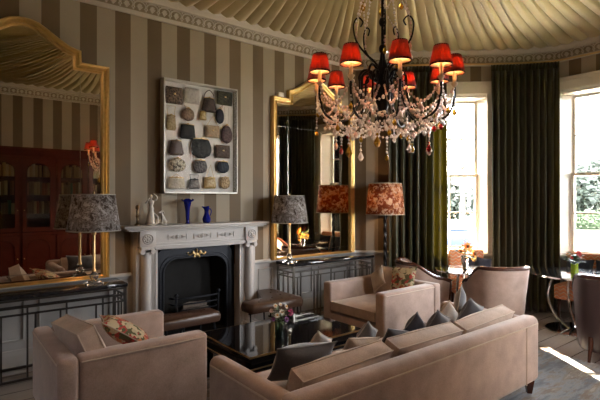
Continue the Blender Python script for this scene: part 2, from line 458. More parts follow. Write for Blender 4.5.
# cornice, rails and skirting along the fireplace wall and round the bow
LOOP = [(LX, WY)] + BOW + [(LX, FY)]
prof = [(-.05, ZC), (.03, ZC), (.045, ZC+.025), (.05, ZC+.03), (.075, ZC+.135), (.10, ZC+.145), (.11, ZC+.16), (.145, ZC+.185), (.15, ZC+.2), (.15, ZC+.215), (-.05, ZC+.215)]
def ring_pts(path, step):
    pts = []; acc = 0
    for a, b in zip(path, path[1:]):
        a = Vector(a); b = Vector(b); L = (b-a).length; e = (b-a)/L; d = step-acc if acc else step/2
        while d < L: pts.append((a+e*d, Vector((e.y, -e.x)), e)); d += step
        acc = L-(d-step)
    return pts
m = MB(); m.sweep(prof, LOOP)
struct(m.build('trim_1', M['plaster'], ang=25))
m = MB(); m.sweep([(.04, ZC+.034), (.053, ZC+.034), (.0775, ZC+.131), (.04, ZC+.131)], LOOP); struct(m.build('trim_6', plain('recess shade brown of the frieze', (.27, .22, .15), .8, var=.1)))  # brown strip paints the shade in the recesses behind the relief
m = MB()                                  # the enriched frieze: arches over palmettes
for p, n, e in ring_pts(LOOP, .135):
    q = lambda s, z: Vector((p.x+e.x*s+n.x*(.058+.238*(z-ZC-.03)), p.y+e.y*s+n.y*(.058+.238*(z-ZC-.03)), z))
    z0 = ZC+.036
    arch = [q(.064*math.sin(a)*(1 if abs(a) < 1.6 else 1), z0+.048+.045*math.cos(a)) for a in [-2.2+4.4*k/10 for k in range(11)]]
    m.tube(arch, .0085, 4)
    for a in (-.9, -.45, 0, .45, .9):
        m.tube([q(0, z0+.008), q(.033*math.sin(a), z0+.008+.062*math.cos(a))], [.006, .012], 4)
    m.ball(q(.0675, z0+.012), .013, 6, 4); m.ball(q(.0675, z0+.085), .010, 6, 4)
struct(m.build('trim_2', M['plaster'], ang=None))
m = MB()
m.sweep([(-.02, .765), (.012, .765), (.03, .79), (.03, .805), (.018, .82), (-.02, .82)], [(LX, WY), (1.60, WY)])
m.sweep([(-.02, .765), (.012, .765), (.03, .79), (.03, .805), (.018, .82), (-.02, .82)], [(3.12, WY), BOW[0], BOW[1]])
m.sweep([(-.02, .765), (.012, .765), (.03, .79), (.03, .805), (.018, .82), (-.02, .82)], BOW[2:5]); m.sweep([(-.02, .765), (.012, .765), (.03, .79), (.03, .805), (.018, .82), (-.02, .82)], BOW[5:8])
struct(m.build('trim_3', M['dado']))
sk = [(-.02, 0), (.03, 0), (.03, .16), (.02, .18), (.012, .21), (-.02, .22)]
m = MB(); m.sweep(sk, [(LX, WY), (1.60, WY)]); m.sweep(sk, [(3.12, WY), BOW[0]]); struct(m.build('baseboard_back', M['dado']))
m = MB(); m.sweep(sk, BOW); struct(m.build('baseboard_right', M['dado']))
m = MB()                                  # raised mouldings of the dado panels
def panel(x0, x1, z0=.30, z1=.70):
    m.tube([(x0, WY-.006, z0), (x1, WY-.006, z0), (x1, WY-.006, z1), (x0, WY-.006, z1)], .013, 6, closed=True)
for x0, x1 in ((-.9, -.15), (-.02, .62), (.75, 1.38), (3.22, 3.42), (3.55, 4.10), (4.23, 4.85)): panel(x0, x1)
struct(m.build('trim_4', M['dado']))

# pleated silk tent over the room
APEX = Vector((2.33, 2.04, 4.5))
per = offset(LOOP + [(LX, WY)], .13)[:-1]
per[0] = Vector((LX+.13, WY-.13)); per[-1] = Vector((LX+.13, FY+.13))
per = [Vector((p.x, p.y)) for p in per]; per.append(per[0])
SEG = []; tot = 0
for a, b in zip(per, per[1:]): SEG.append((tot, (b-a).length, a, b)); tot += (b-a).length
def per_at(s):
    s %= tot
    for s0, L, a, b in SEG:
        if s <= s0+L+1e-9: return a.lerp(b, (s-s0)/L)
    return per[0]
NP = 140
phs = [random.uniform(-.25, .25) for _ in range(NP+1)]
def tent(u, t):
    s = u*tot; p = per_at(s)
    k = u*NP; i = int(k); f = k-i
    w = 1-abs(2*f-1)**1.0
    fold = (w**.55)*(.75+.5*abs(phs[i % NP]))
    sway = .035*math.sin(u*37)+.02*math.sin(u*91)
    q = Vector((p.x, p.y)).lerp(APEX.xy, t*.985)
    z = ZT + (APEX.z-ZT)*t**1.05 - .20*math.sin(PI*min(1, t*1.02))*(1+sway*4)
    amp = .085*(.35+.65*math.sin(PI*min(1, t*.9+.08)))*(1-t*.75)
    tw = Vector((p.y-APEX.y, APEX.x-p.x)).normalized()*.10*math.sin(PI*t)*(.5+phs[i % NP])
    return Vector((q.x+tw.x*(1-abs(2*f-1)), q.y+tw.y*(1-abs(2*f-1)), z+.02-amp*fold+(.0 if t > 0 else 0)))
m = MB(); m.grid(tent, NP*8, 15, cu=True)
struct(m.build('ceiling', M['tent'], ang=80))
m = MB(); m.lathe([(.0, -.06), (.10, -.05), (.17, .0), (.17, .03), (0, .05)], 24, c=(APEX.x, APEX.y, APEX.z-.12)); struct(m.build('trim_5', M['gilt']))

# ------------------------------------------------------------------ sash windows
def sash_window(idx, A, B):
    A = Vector(A); B = Vector(B); mid = (A+B)/2; e = (B-A).normalized(); n = Vector((e.y, -e.x))
    w = (B-A).length-2*CAS
    rz = math.atan2(e.y, e.x)          # local +x along the wall, local +y out of the room
    root = bpy.data.objects.new('window_%d' % idx, None); C.objects.link(root); root.location = (mid.x, mid.y, 0); root.rotation_euler = (0, 0, rz)
    struct(root)
    hw = w/2
    f = MB()
    f.span((-hw-.17, -.035, SILL-.02), (-hw+.005, -.001, HEAD+.15)); f.span((hw-.005, -.035, SILL-.02), (hw+.17, -.001, HEAD+.15)); f.span((-hw-.17, -.036, HEAD-.005), (hw+.17, -.001, HEAD+.16))
    f.span((-hw-.19, -.055, HEAD+.16), (hw+.19, -.001, HEAD+.185))
    f.tube([(-hw-.01, -.04, SILL), (-hw-.01, -.04, HEAD+.01), (hw+.01, -.04, HEAD+.01), (hw+.01, -.04, SILL)], .014, 6)
    f.tube([(-hw-.15, -.04, SILL), (-hw-.15, -.04, HEAD+.14), (hw+.15, -.04, HEAD+.14), (hw+.15, -.04, SILL)], .012, 6)
    for s in (-1, 1): f.prism([(s*hw, 0), (s*(hw-.05), .21), (s*(hw-.05), T-.04), (s*hw, T-.04)], SILL+.0, HEAD)
    f.span((-hw, 0, HEAD-.04), (hw, T-.04, HEAD))
    f.build('window_frame', M['white'], root)
    f = MB(); f.span((-hw-.17, -.07, SILL-.035), (hw+.17, -.0015, SILL+.005), bev=.006); f.span((-hw+.003, -.0016, SILL+.001), (hw-.003, T-.04, SILL+.005), bev=.006); f.build('window_sill', M['white'], root)
    gx = hw-.05; zm = (SILL+HEAD)/2-.02+.0
    for (z0, z1, y) in ((zm-.02, HEAD-.04, .29), (SILL+.005, zm+.02, .24)):
        s = MB(); b = .034; yy = (y-.02, y+.02)
        s.span((-gx, yy[0], z0), (-gx+b, yy[1], z1)); s.span((gx-b, yy[0], z0), (gx, yy[1], z1)); s.span((-gx+b, yy[0], z1-b), (gx-b, yy[1], z1)); s.span((-gx+b, yy[0], z0), (gx-b, yy[1], z0+b+.015))
        s.span((-.011, yy[0], z0+b), (.011, yy[1], z1-b)); zc = (z0+z1+.015)/2; s.span((-gx+b, yy[0]+.001, zc-.011), (gx-b, yy[1]-.001, zc+.011))
        so = s.build('sash', M['white'], root)
        g = MB(); g.span((-gx+b-.004, y-.003, z0+b), (gx-b+.004, y+.003, z1-b+.004)); g.build('pane', M['pane'], so, ang=None)
    l = MB(); l.ball((0, .215, SILL+.075), (.018, .02, .014), 8, 6); l.build('sash_lift', M['brass'], root)
    pl = bpy.data.lights.new('window_portal', 'AREA'); pl.shape = 'RECTANGLE'; pl.size = w; pl.size_y = HEAD-SILL; pl.cycles.is_portal = True
    po = bpy.data.objects.new('window_portal', pl); C.objects.link(po)
    po.location = (mid.x-n.x*(T+.02), mid.y-n.y*(T+.02), (SILL+HEAD)/2); po.rotation_euler = Vector((-n.x, -n.y, 0)).to_track_quat('Z', 'Y').to_euler()
for i, W in enumerate((W1, W2, W3, W_FILL)): sash_window(i+1, *W)  # the last one is the added, unseen fill window

# ------------------------------------------------------------------ curtains on a brass rail
rail = MB()
rp = offset(BOW, .17); rp = spline([Vector((p.x, p.y, 3.546)) for p in rp], 5)
rail.tube(rp, .0125, 8)
for p in (rp[0], rp[-1]): rail.ball(p, .0135, 10, 8)
rl = rail.build('curtain_rail', M['brass']); tag(rl, 'brass curtain rail running round the bow under the cornice', 'curtain rail')
def curtain(u_pts, label, folds, ybias=0, sweep=0):
    P = [Vector(p) for p in u_pts]
    L = [0]
    for a, b in zip(P, P[1:]): L.append(L[-1]+(b-a).length)
    def pt(s):
        s = s*L[-1]
        for i in range(len(P)-1):
            if s <= L[i+1]+1e-9:
                e = (P[i+1]-P[i]).normalized(); return P[i].lerp(P[i+1], (s-L[i])/(L[i+1]-L[i])), Vector((e.y, -e.x))
        return P[-1], Vector((e.y, -e.x))
    rnd = random.Random(folds*13+len(label)); ph = [rnd.uniform(-1, 1) for _ in range(folds+2)]
    def fn(u, v, z0=.015, z1=3.44, a0=.062):
        p, n = pt(u); k = u*folds; i = int(k); f = k-i
        z = z0+(z1-z0)*v
        top_ = sm(.80, 1, v)
        amp = a0*(1-.55*top_)*(1+.35*(ph[i]*(1-f)+ph[i+1]*f))
        c = math.cos(2*PI*k + .5*ph[i]*math.sin(PI*f)*(1-v))
        c = math.copysign(abs(c)**.7, c)
        dr = .02*math.sin(v*5+u*7)*(1-v)
        return Vector((p.x+n.x*(amp*c+dr), p.y+n.y*(amp*c+dr), z))
    root = thing('curtain', label, 'curtain', (0, 0, 0), group='bow window curtains')
    m = MB(); m.grid(lambda u, v: fn(u, v), folds*12+1, 22); m.build('drape', M['curtain'], root, ang=80, solid=.006)
    m = MB()
    def head(u, v):
        p, n = pt(u); k = u*folds*2; c = .018*math.cos(2*PI*k)
        return Vector((p.x+n.x*(c+.0), p.y+n.y*(c+.0), 3.435+v*.092))
    m.grid(head, folds*16+1, 3); m.build('pinch_pleat_heading', M['curtain'], root, ang=80, solid=.006)
    return root
OFF = .17
def run(u0, u1, n=8): return [bow_at(u0+(u1-u0)*k/n, OFF) for k in range(n+1)]
def flip(P): return [Vector((p.x, 2*AXY-p.y)) for p in reversed(P)]
c1 = run(389, 446); c2 = run(491, 559)
curtain(c1, 'green curtain left of the first bow window, sunlight glowing through it', 8)
curtain(c2, 'dark green curtain hanging between the two bow windows', 10)
curtain(flip(run(491, 555)), 'dark green curtain seen only in the gilt mirror by the floor lamp', 11)
curtain(flip(c1), 'dark green curtain at the far end of the bow, outside the picture', 8)
# ------------------------------------------------------------------ chimneypiece, insert, hearth, fender
fp = thing('fireplace', 'white carved marble fireplace surround with round columns against the striped wall', 'fireplace', (2.36, WY, 0))
y = lambda d: -d                      # distance out from the wall, in the fireplace's own frame
m = MB(); m.span((-.90, -.245, 1.318), (.86, -.002, 1.346), bev=.008); m.span((-.87, -.225, 1.300), (.83, -.002, 1.3175), bev=.006); m.span((-.84, -.20, 1.285), (.80, -.002, 1.2995)); m.build('mantel_shelf', M['marble'], fp)
m = MB(); m.span((-.74, -.15, 1.12), (.74, -.002, 1.2845)); m.span((-.58, -.165, 1.135), (.58, -.149, 1.15)); m.span((-.58, -.165, 1.262), (.58, -.149, 1.277)); m.build('frieze', M['marble'], fp)
m = MB(); m.span((-.56, -.172, 1.09), (.56, -.002, 1.1195)); m.span((-.545, -.16, 1.075), (.545, -.03, 1.0895), bev=.004); m.build('lintel_moulding', M['marble'], fp)
for x0 in (-.30, .0, .30):               # carved tablets in the frieze
    m = MB(); m.lathe([(0, .016), (.014, .014), (.017, .006), (.024, .01), (.028, 0)], 14, M=Matrix.Translation((x0, -.1495, 1.205)) @ Matrix.Rotation(R(90), 4, 'X'))
    for s in (-1, 1):
        for k in range(3): m.tube([(x0+s*(.04+.016*k), -.152, 1.185+.008*k), (x0+s*(.055+.016*k), -.158, 1.205), (x0+s*(.04+.016*k), -.152, 1.225-.008*k)], .005, 5)
        m.span((x0+s*.105-.004, -.158, 1.175), (x0+s*.105+.004, -.149, 1.235))
    m.build('carved_tablet', M['marble'], fp)
for s in (-1, 1):
    cx = s*.64
    m = MB(); m.span((cx-.085, -.185, 1.115), (cx+.085, -.151, 1.284), bev=.004)
    Mx = Matrix.Translation((cx, -.186, 1.2)) @ Matrix.Rotation(R(90), 4, 'X')
    m.lathe([(0, .012), (.012, .012), (.016, .004), (.045, .002), (.052, .01), (.058, 0)], 18, M=Mx)
    for k in range(8):
        a = 2*PI*k/8; m.ball((cx+.03*math.cos(a), -.19, 1.2+.03*math.sin(a)), (.012, .008, .012), 6, 4)
    m.build('rosette_block', M['marble'], fp)
    m = MB()
    m.lathe([(.062, .12), (.062, .135), (.055, .15), (.052, .165), (.052, .5), (.047, 1.04), (.052, 1.045), (.047, 1.055)], 24, c=(cx, -.125, 0))
    m.build('column', M['marble'], fp)
    m = MB(); m.span((cx-.07, -.19, 1.085), (cx+.07, -.05, 1.1145))
    for q in (-1, 1):
        m.lathe([(.0, -.06), (.024, -.06), (.03, -.05), (.022, -.02), (.022, .02), (.03, .05), (.024, .06), (0, .06)], 14, M=Matrix.Translation((cx+q*.055, -.125, 1.062)) @ Matrix.Rotation(R(90), 4, 'X'))
    m.build('ionic_capital', M['marble'], fp)
    m = MB(); m.span((cx-.085, -.205, .032), (cx+.085, -.05, .119), bev=.004); m.build('plinth', M['marble'], fp)
    m = MB(); m.span((s*.51, -.10, .032), (s*.74, -.002, 1.119)); m.span((s*.51, -.115, .032), (s*.535, -.1, 1.089)); m.span((s*.545, -.108, .032), (s*.556, -.1, 1.089)); m.build('jamb', M['marble'], fp)
# cast-iron insert
ins = thing('fireplace_insert', 'black cast iron fireplace insert with arched opening and gilt ornament', 'fireplace insert', (2.36, WY, 0))
def arch_pts(w, h, r, n=7):
    P = [(-w, .033)]
    P += [(-w+r-r*math.cos(PI/2*k/n), h-r+r*math.sin(PI/2*k/n)) for k in range(n+1)]
    P += [(w-r+r*math.sin(PI/2*k/n), h-r+r*math.cos(PI/2*k/n)) for k in range(n+1)]
    return P + [(w, .033)]
inner = arch_pts(.40, .93, .17); outer = [(-.505, .033)] + [(-.505 if x < 0 else .505, z) if False else ((x/abs(x) if abs(x) > 1e-6 else 1)*min(.505, abs(x)*1.0+.105*min(1, abs(x)/.40)), min(1.07, z+.14*sm(.6, .93, z))) for x, z in inner[1:-1]] + [(.505, .033)]
m = MB(); n = len(inner)
vs = [(x, .012, z) for x, z in outer] + [(x, .012, z) for x, z in inner] + [(x, .045, z) for x, z in outer] + [(x, .075, z) for x, z in inner]
fs = []
for i in range(n-1): fs += [(i, i+1, n+i+1, n+i), (n+i, n+i+1, 3*n+i+1, 3*n+i), (2*n+i, 2*n+i+1, i+1, i), (3*n+i, 3*n+i+1, 2*n+i+1, 2*n+i)]
m.add(vs, fs)
m.span((-.5095, .02, 1.04), (.5095, .05, 1.0885)); m.span((-.5095, .02, .033), (-.48, .05, 1.0885)); m.span((.48, .02, .033), (.5095, .05, 1.0885))
m.build('surround_plate', M['iron'], ins)
m = MB()
for off, r in ((.0, .011), (.035, .007)):
    m.tube([(x*(1+off/.4), .008, z+off*.9 if z > .1 else z) for x, z in inner], r, 6)
m.build('arch_moulding', M['iron'], ins)
m = MB()
m.ball((0, .0, .955), (.028, .018, .030), 10, 8)
for s in (-1, 1):
    m.tube(spline([(s*.02, -.004, .95), (s*.05, -.01, .975), (s*.085, -.006, .955), (s*.115, -.002, .975), (s*.10, 0, .985)], 5), [.012]*6+[.009]*8+[.005]*7, 6)
    m.ball((s*.045, -.004, .985), (.014, .01, .018), 8, 5); m.ball((s*.03, -.004, .93), (.012, .01, .018), 8, 5)
m.ball((0, -.004, 1.0), (.014, .012, .024), 8, 6); m.build('gilt_ornament', M['brass'], ins, label='gilt scrolled ornament at the top of the arch')
m = MB()
P = [(-.46, .05), (-.32, .27), (.32, .27), (.46, .05)]
for a, b in zip(P, P[1:]): m.add([(*a, .032), (*b, .032), (*b, 1.03), (*a, 1.03)], [(0, 1, 2, 3)])
m.add([(*p, 1.03) for p in P], [(0, 1, 2, 3)]); m.add([(*p, .032) for p in P], [(0, 1, 2, 3)])
m.build('firebox', M['soot'], ins, ang=None, solid=.012)
gr = thing('fire_grate', 'black iron basket grate with curved bars inside the fireplace', 'fire grate', (2.36, WY+.02, .035))
for z, w in ((.22, .26), (.29, .275), (.36, .29), (.43, .30)):
    m = MB(); m.tube(spline([(-w, .06, z), (-w*.9, -.04, z+.005), (-w*.4, -.085, z+.01), (w*.4, -.085, z+.01), (w*.9, -.04, z+.005), (w, .06, z)], 6), .0095, 6); m.build('front_bar', M['iron'], gr)
for s in (-1, 1):
    m = MB(); m.tube(spline([(s*.24, -.055, .0), (s*.20, -.06, .10), (s*.25, -.055, .20), (s*.265, -.052, .46)], 5), .013, 6); m.ball((s*.265, -.052, .475), .024, 10, 8); m.build('leg', M['iron'], gr)
m = MB(); m.span((-.27, -.03, .185), (.27, .20, .205)); m.build('ash_tray', M['iron'], gr)
for i, (x, yy, rz, ln) in enumerate(((-.03, .01, .08, .36), (.03, .10, -.06, .34), (.0, .055, .02, .30))):
    m = MB(); m.tube([(-ln/2, 0, 0), (-ln/6, .008, .006), (ln/5, -.006, .002), (ln/2, 0, .0)], [.034, .038, .036, .032], 9)
    o = m.build('fire_log', plain('charred birch log', (.22, .18, .15), .9, var=.5, scale=30), loc=(2.36+x, WY+.02+yy, .035+.2465+.070*(i == 2)+.0), rot=(0, 0, rz))
    tag(o, ('pale charred log lying at the front of the fire grate', 'charred log lying at the back of the fire grate', 'short charred log resting on top of the two logs in the grate')[i], 'log', 'logs in the fire grate')
m = MB(); m.span((1.50, 4.16, .0), (3.40, WY+.005, .031), bev=.004); tag(m.build('hearth_slab', M['slate']), 'dark slate hearth in front of the fireplace', 'hearth')

fd = thing('club_fender', 'iron club fender with brown buttoned leather corner seats around the hearth', 'fender', (2.45, 4.2, .033))
m = MB()
for z in (.012, .055): m.tube([(-.90, .66, z), (-.90, .02, z), (.90, .02, z), (.90, .66, z)], .012, 4)
m.build('base_rail', M['iron'], fd)
for P in ([(-.90, .66, .30), (-.90, .06, .30), (-.18, .06, .30)], [(.90, .66, .30), (.90, .06, .30), (.22, .06, .30)]):
    m = MB(); m.tube(P, .011, 4); m.build('seat_rail', M['iron'], fd)
for x in [-.90, -.72, -.54, -.36, -.20, .24, .42, .60, .78, .90]:
    m = MB(); m.tube([(x, .02, .055), (x, .05, .18), (x, .06, .30)], .010, 6); m.build('upright', M['iron'], fd)
for x in (-.9, .9):
    for yy in (.25, .45, .62):
        m = MB(); m.tube([(x, yy, .05), (x, yy, .30)], .010, 6); m.build('upright', M['iron'], fd)
for s, poly in ((-1, [(-.90, -.03), (-.20, -.03), (-.17, 0), (-.17, .18), (-.20, .21), (-.60, .21), (-.90, .28)]), (1, [(.25, -.02), (.88, -.05), (.93, 0), (.93, .66), (.72, .66), (.50, .23), (.24, .22), (.21, .19), (.21, .01)])):
    m = MB(); c = Vector((sum(p[0] for p in poly)/len(poly), sum(p[1] for p in poly)/len(poly)))
    rings = [(1, .315), (1.03, .345), (1.03, .375), (.985, .405), (.93, .415)]
    n = len(poly); vs = []; fs = []
    for k, z in rings:
        for p in poly:
            q = Vector(p)-c; L = q.length; q = q*((L+(k-1)*.35)/L); vs.append((c.x+q.x, c.y+q.y, z))
    for i in range(len(rings)-1):
        for j in range(n): fs.append((i*n+j, i*n+(j+1) % n, (i+1)*n+(j+1) % n, (i+1)*n+j))
    fs.append(tuple(range(n))); fs.append(tuple((len(rings)-1)*n+j for j in range(n)))
    m.add(vs, fs); so = m.build('seat_pad', M['leather'], fd, ang=60)
    for q in ([(-.75, .06), (-.55, .06), (-.35, .06), (-.65, .13), (-.45, .13), (-.28, .13)] if s < 0 else [(.36, .07), (.52, .07), (.68, .07), (.82, .10), (.44, .15), (.60, .16), (.78, .24), (.84, .38), (.76, .42), (.85, .54)]):
        m = MB(); m.ball((q[0], q[1], .416), (.011, .011, .006), 8, 5); m.build('button', M['leather'], so)

# things on the mantel shelf
fp.scale = (1, 1, .983)
SH = 1.3472*.983
def onshelf(u, d=.13): k = ray(u); t = (WY-d)/k.y; return Vector((k.x*t, k.y*t, SH))
p = onshelf(137.5, .14); cs = thing('candlestick', 'small bronze turned candlestick at the left end of the mantel shelf', 'candlestick', p)
m = MB(); m.lathe([(.032, 0), (.032, .008), (.018, .018), (.012, .03), (.016, .045), (.010, .06), (.014, .085), (.018, .10), (.010, .115), (.013, .15), (.009, .165)], 14); m.build('stem', M['bronze'], cs)
m = MB(); m.lathe([(.009, .165), (.021, .178), (.019, .20), (.012, .212), (0, .213)], 14); m.build('candle_cup', M['bronze'], cs)
def statue():
    p = onshelf(151, .12); st = thing('statuette', 'ivory porcelain statuette of a draped woman, arms raised, on the mantel shelf', 'statuette', p, R(-20)); st.scale = (1.1, 1.1, 1.15)
    m = MB(); m.lathe([(.055, 0), (.058, .006), (.05, .014), (0, .015)], 18); m.build('base', M['porc'], st)
    m = MB()
    m.lathe([(.047, .0155), (.04, .06), (.030, .11), (.024, .135), (.028, .15), (.021, .168), (.018, .178), (.026, .20), (.028, .215), (.018, .228), (.0085, .235), (.0085, .243)], 16, ripple=6, amp=.07)
    m.ball((0, 0, .262), (.015, .017, .019), 12, 10); m.ball((0, .012, .272), (.013, .012, .012), 8, 6)
    m.tube(spline([(.022, 0, .222), (.05, -.012, .235), (.052, -.016, .262), (.022, -.006, .287)], 5), [.008]*6+[.006]*10, 7)
    m.tube(spline([(-.022, 0, .222), (-.046, -.02, .205), (-.030, -.034, .225), (-.012, -.024, .25)], 5), [.008]*6+[.006]*10, 7)
    m.tube(spline([(.03, .0, .10), (.06, -.01, .07), (.062, -.02, .03), (.045, -.02, .0156)], 5), [.012]*8+[.016]*8, 7)
    m.build('figure', M['porc'], st, ang=70)
    p = onshelf(162.8, .13); dg = thing('dog_figurine', 'ivory porcelain seated dog figurine beside the draped statuette', 'figurine', p, R(25)); dg.scale = (1.1, 1.1, 1.1)
    m = MB(); m.lathe([(.04, 0), (.042, .006), (.035, .012), (0, .0125)], 16); m.build('base', M['porc'], dg)
    m = MB()
    m.tube(spline([(.024, 0, .022), (.012, 0, .045), (-.008, 0, .085), (-.014, 0, .112)], 5), [.022, .025, .026, .025, .024, .023, .022, .021, .02, .018, .016, .015, .014, .013, .013, .012], 10)
    m.ball((-.019, 0, .124), (.019, .013, .014), 10, 8); m.tube([(-.03, 0, .122), (-.052, 0, .117)], [.010, .006], 8)
    for s in (-1, 1):
        m.tube([(-.016, s*.012, .085), (-.020, s*.013, .05), (-.022, s*.013, .0127)], [.010, .007, .007], 7); m.ball((-.027, s*.013, .018), (.011, .008, .006), 8, 5)
        m.ball((.02, s*.02, .028), (.02, .011, .017), 8, 6); m.tube([(-.012, s*.009, .134), (-.004, s*.017, .120), (-.005, s*.018, .108)], [.007, .006, .003], 6)
    m.tube(spline([(.04, 0, .02), (.052, .012, .018), (.045, .03, .017)], 5), .005, 6)
    m.build('figure', M['porc'], dg, ang=70)
statue()
p = onshelf(187.5, .12)
m = MB()
def trumpet(u, v):
    a = 2*PI*u; z = .236*v
    r = .026*(1-.5*sm(0, .06, v))+.014*v+.012*sm(.5, .93, v)
    lob = sm(.90, 1, v); c = (1+math.cos(4*a))/2
    r += lob*.035*(.35+.65*c); z += lob*(.004-.012*c+.010*(1-c))
    return Vector((r*math.cos(a+.5), r*math.sin(a+.5), z))
m.grid(trumpet, 40, 24, cu=True); m.lathe([(0, 0), (.026, 0)], 40, cap=False)
vo = m.build('blue_vase', M['cobalt'], ang=80, loc=p, solid=.0025); vo.scale = (1.1, 1.1, 1.13); tag(vo, 'tall cobalt blue trumpet vase with flared petal rim on the mantel', 'vase')
p = onshelf(206.5, .12); jg = thing('blue_jug', 'smaller cobalt blue glass jug right of the trumpet vase', 'jug', p); jg.scale = (1.05, 1.05, 1.13)
m = MB()
def jug(u, v):
    a = 2*PI*u; r = [.030, .043, .046, .038, .027, .022, .023, .028, .031]
    k = v*8; i = min(7, int(k)); q = r[i]+(r[i+1]-r[i])*sm(0, 1, k-i)
    lip = sm(.85, 1, v)*max(0, math.cos(a-2.6))**4*.022
    return Vector(((q+lip)*math.cos(a), (q+lip)*math.sin(a), .165*v+.012*lip/.022+.008*sm(.8, 1, v)*math.cos(a)))
m.grid(jug, 30, 20, cu=True); m.lathe([(0, 0), (.030, 0)], 30, cap=False); m.build('body', M['cobalt'], jg, ang=80, solid=.0025)
m = MB(); m.tube(spline([(.026, .0, .145), (.05, 0, .14), (.058, 0, .11), (.042, 0, .07)], 5), .005, 7); m.build('handle', M['cobalt'], jg)

# ------------------------------------------------------------------ gilt pier mirrors
def mirror(cx, label):
    W = .75; zb = .802; zs = 2.945
    top_ = [(W, zs), (W-.26, zs), (W-.265, 3.06), (W-.30, 3.065), (W-.375, 3.09), (W-.47, 3.145), (W-.55, 3.20), (W-.63, 3.25), (W-.70, 3.268), (0, 3.27)]
    outl = [(-W, zb), (W, zb)] + top_ + [(-x, z) for x, z in reversed(top_[:-1])]
    rt = thing('gilt_mirror', label, 'mirror', (cx, WY, 0), group='gilt pier mirrors')
    n = len(outl)
    def ins(d):
        cl = outl; res = []
        for i in range(n):
            a = Vector(cl[i-1]); b = Vector(cl[i]); c = Vector(cl[(i+1) % n])
            e1 = (b-a).normalized(); e2 = (c-b).normalized(); n1 = Vector((-e1.y, e1.x)); n2 = Vector((-e2.y, e2.x))
            nn = (n1+n2); nn.normalize(); res.append(b+nn*(d/max(.35, nn.dot(n1))))
        for q in res[:2]: q.y = zb+d*.4
        return res
    m = MB(); vs = []; fs = []
    prof = [(0, -.002), (0, -.055), (.012, -.068), (.026, -.062), (.034, -.046), (.05, -.042), (.064, -.058), (.075, -.05), (.078, -.03)]
    for d, yy in prof: vs += [(p.x, yy, p.y) for p in ins(d)]
    for i in range(len(prof)-1):
        for j in range(n): fs.append((i*n+j, i*n+(j+1) % n, (i+1)*n+(j+1) % n, (i+1)*n+j))
    m.add(vs, fs); m.build('gilt_frame', M['gilt'], rt, ang=30)
    m = MB(); P = ins(.072); m.add([(p.x, -.026, p.y) for p in P], [tuple(range(n))]); m.add([(p.x, -.006, p.y) for p in P], [tuple(range(n))]); g = m.build('mirror_glass', M['mirror'], rt, ang=None)
    m = MB()
    for x in (-W+.27, W-.27): m.box((x, -.0275, 1.96), (.006, .002, 2.16))
    m.box((0, -.0278, 2.56), (2*W-.16, .002, .006)); m.box((0, -.0278, .90), (2*W-.16, .002, .008))
    m.build('glass_joint', M['joint'], rt, ang=None)
    return rt
mirror(.62, 'tall gilt mirror left of the fireplace, reflecting the dark bookcase')
mirror(4.15, 'tall gilt mirror right of the fireplace, reflecting the bright windows')
p = on_y(280, 94, WY-.03)
m = MB(); m.span((-.045, -.03, -.03), (.045, .029, .03), bev=.008); tag(m.build('sensor_box', M['white'], loc=(p.x, WY-.03, 2.945+.0315)), 'small pale box standing on the left shoulder of the right gilt mirror', 'sensor')

# ------------------------------------------------------------------ consoles
def console(x0, x1, label, metal):
    rt = thing('console_table', label, 'console table', ((x0+x1)/2, WY-.21, 0), group='console tables under the mirrors')
    w = (x1-x0)/2; d = .19
    m = MB(); m.span((-w, -d-.01, .752), (w, d-.01, .788), bev=.005, seg=2); m.build('marble_top', M['blackstone'], rt)
    m = MB()
    for yy in (-d+.012, d-.03):
        for z in (.737, .675, .615): m.bar((-w+.02, yy, z), (w-.02, yy, z), .016)
    for s in (-1, 1):
        for z in (.737, .675, .615, .06): m.bar((s*(w-.02), -d+.012, z), (s*(w-.02), d-.03, z), .016)
    m.build('frame_rail', metal, rt)
    m = MB()
    for z, yy in ((.06, -d+.012), (.06, d-.03)): m.bar((-w+.02, yy, z), (w-.02, yy, z), .022)
    m.build('base_rail', metal, rt)
    for s in (-1, 1):
        for yy in (-d+.012, d-.03):
            m = MB(); m.bar((s*(w-.02), yy, .002), (s*(w-.02), yy, .751), .024); m.build('leg', metal, rt)
    for x, z1 in ((-w+.08, .615), (-w+.13, .675), (-w*.52, .675), (-w*.52+.05, .615), (-w*.52+.11, .615), (-w*.12, .675), (-w*.12+.06, .615), (w*.22, .615), (w*.22+.05, .675), (w*.62, .615), (w*.62+.06, .675), (w-.13, .675), (w-.08, .615)):
        m = MB(); m.bar((x, -d+.012, .06), (x, -d+.012, z1), .014); m.build('upright', metal, rt)
    for s in (-1, 1):
        for yy in (-.06, .04):
            m = MB(); m.bar((s*(w-.02), yy, .06), (s*(w-.02), yy, .675), .014); m.build('upright', metal, rt)
    return rt
console(-.06, 1.44, 'dark metal console table with black marble top left of the fireplace', M['steel'])
console(3.47, 4.95, 'metal console table with black marble top under the right gilt mirror', M['window_lit'])

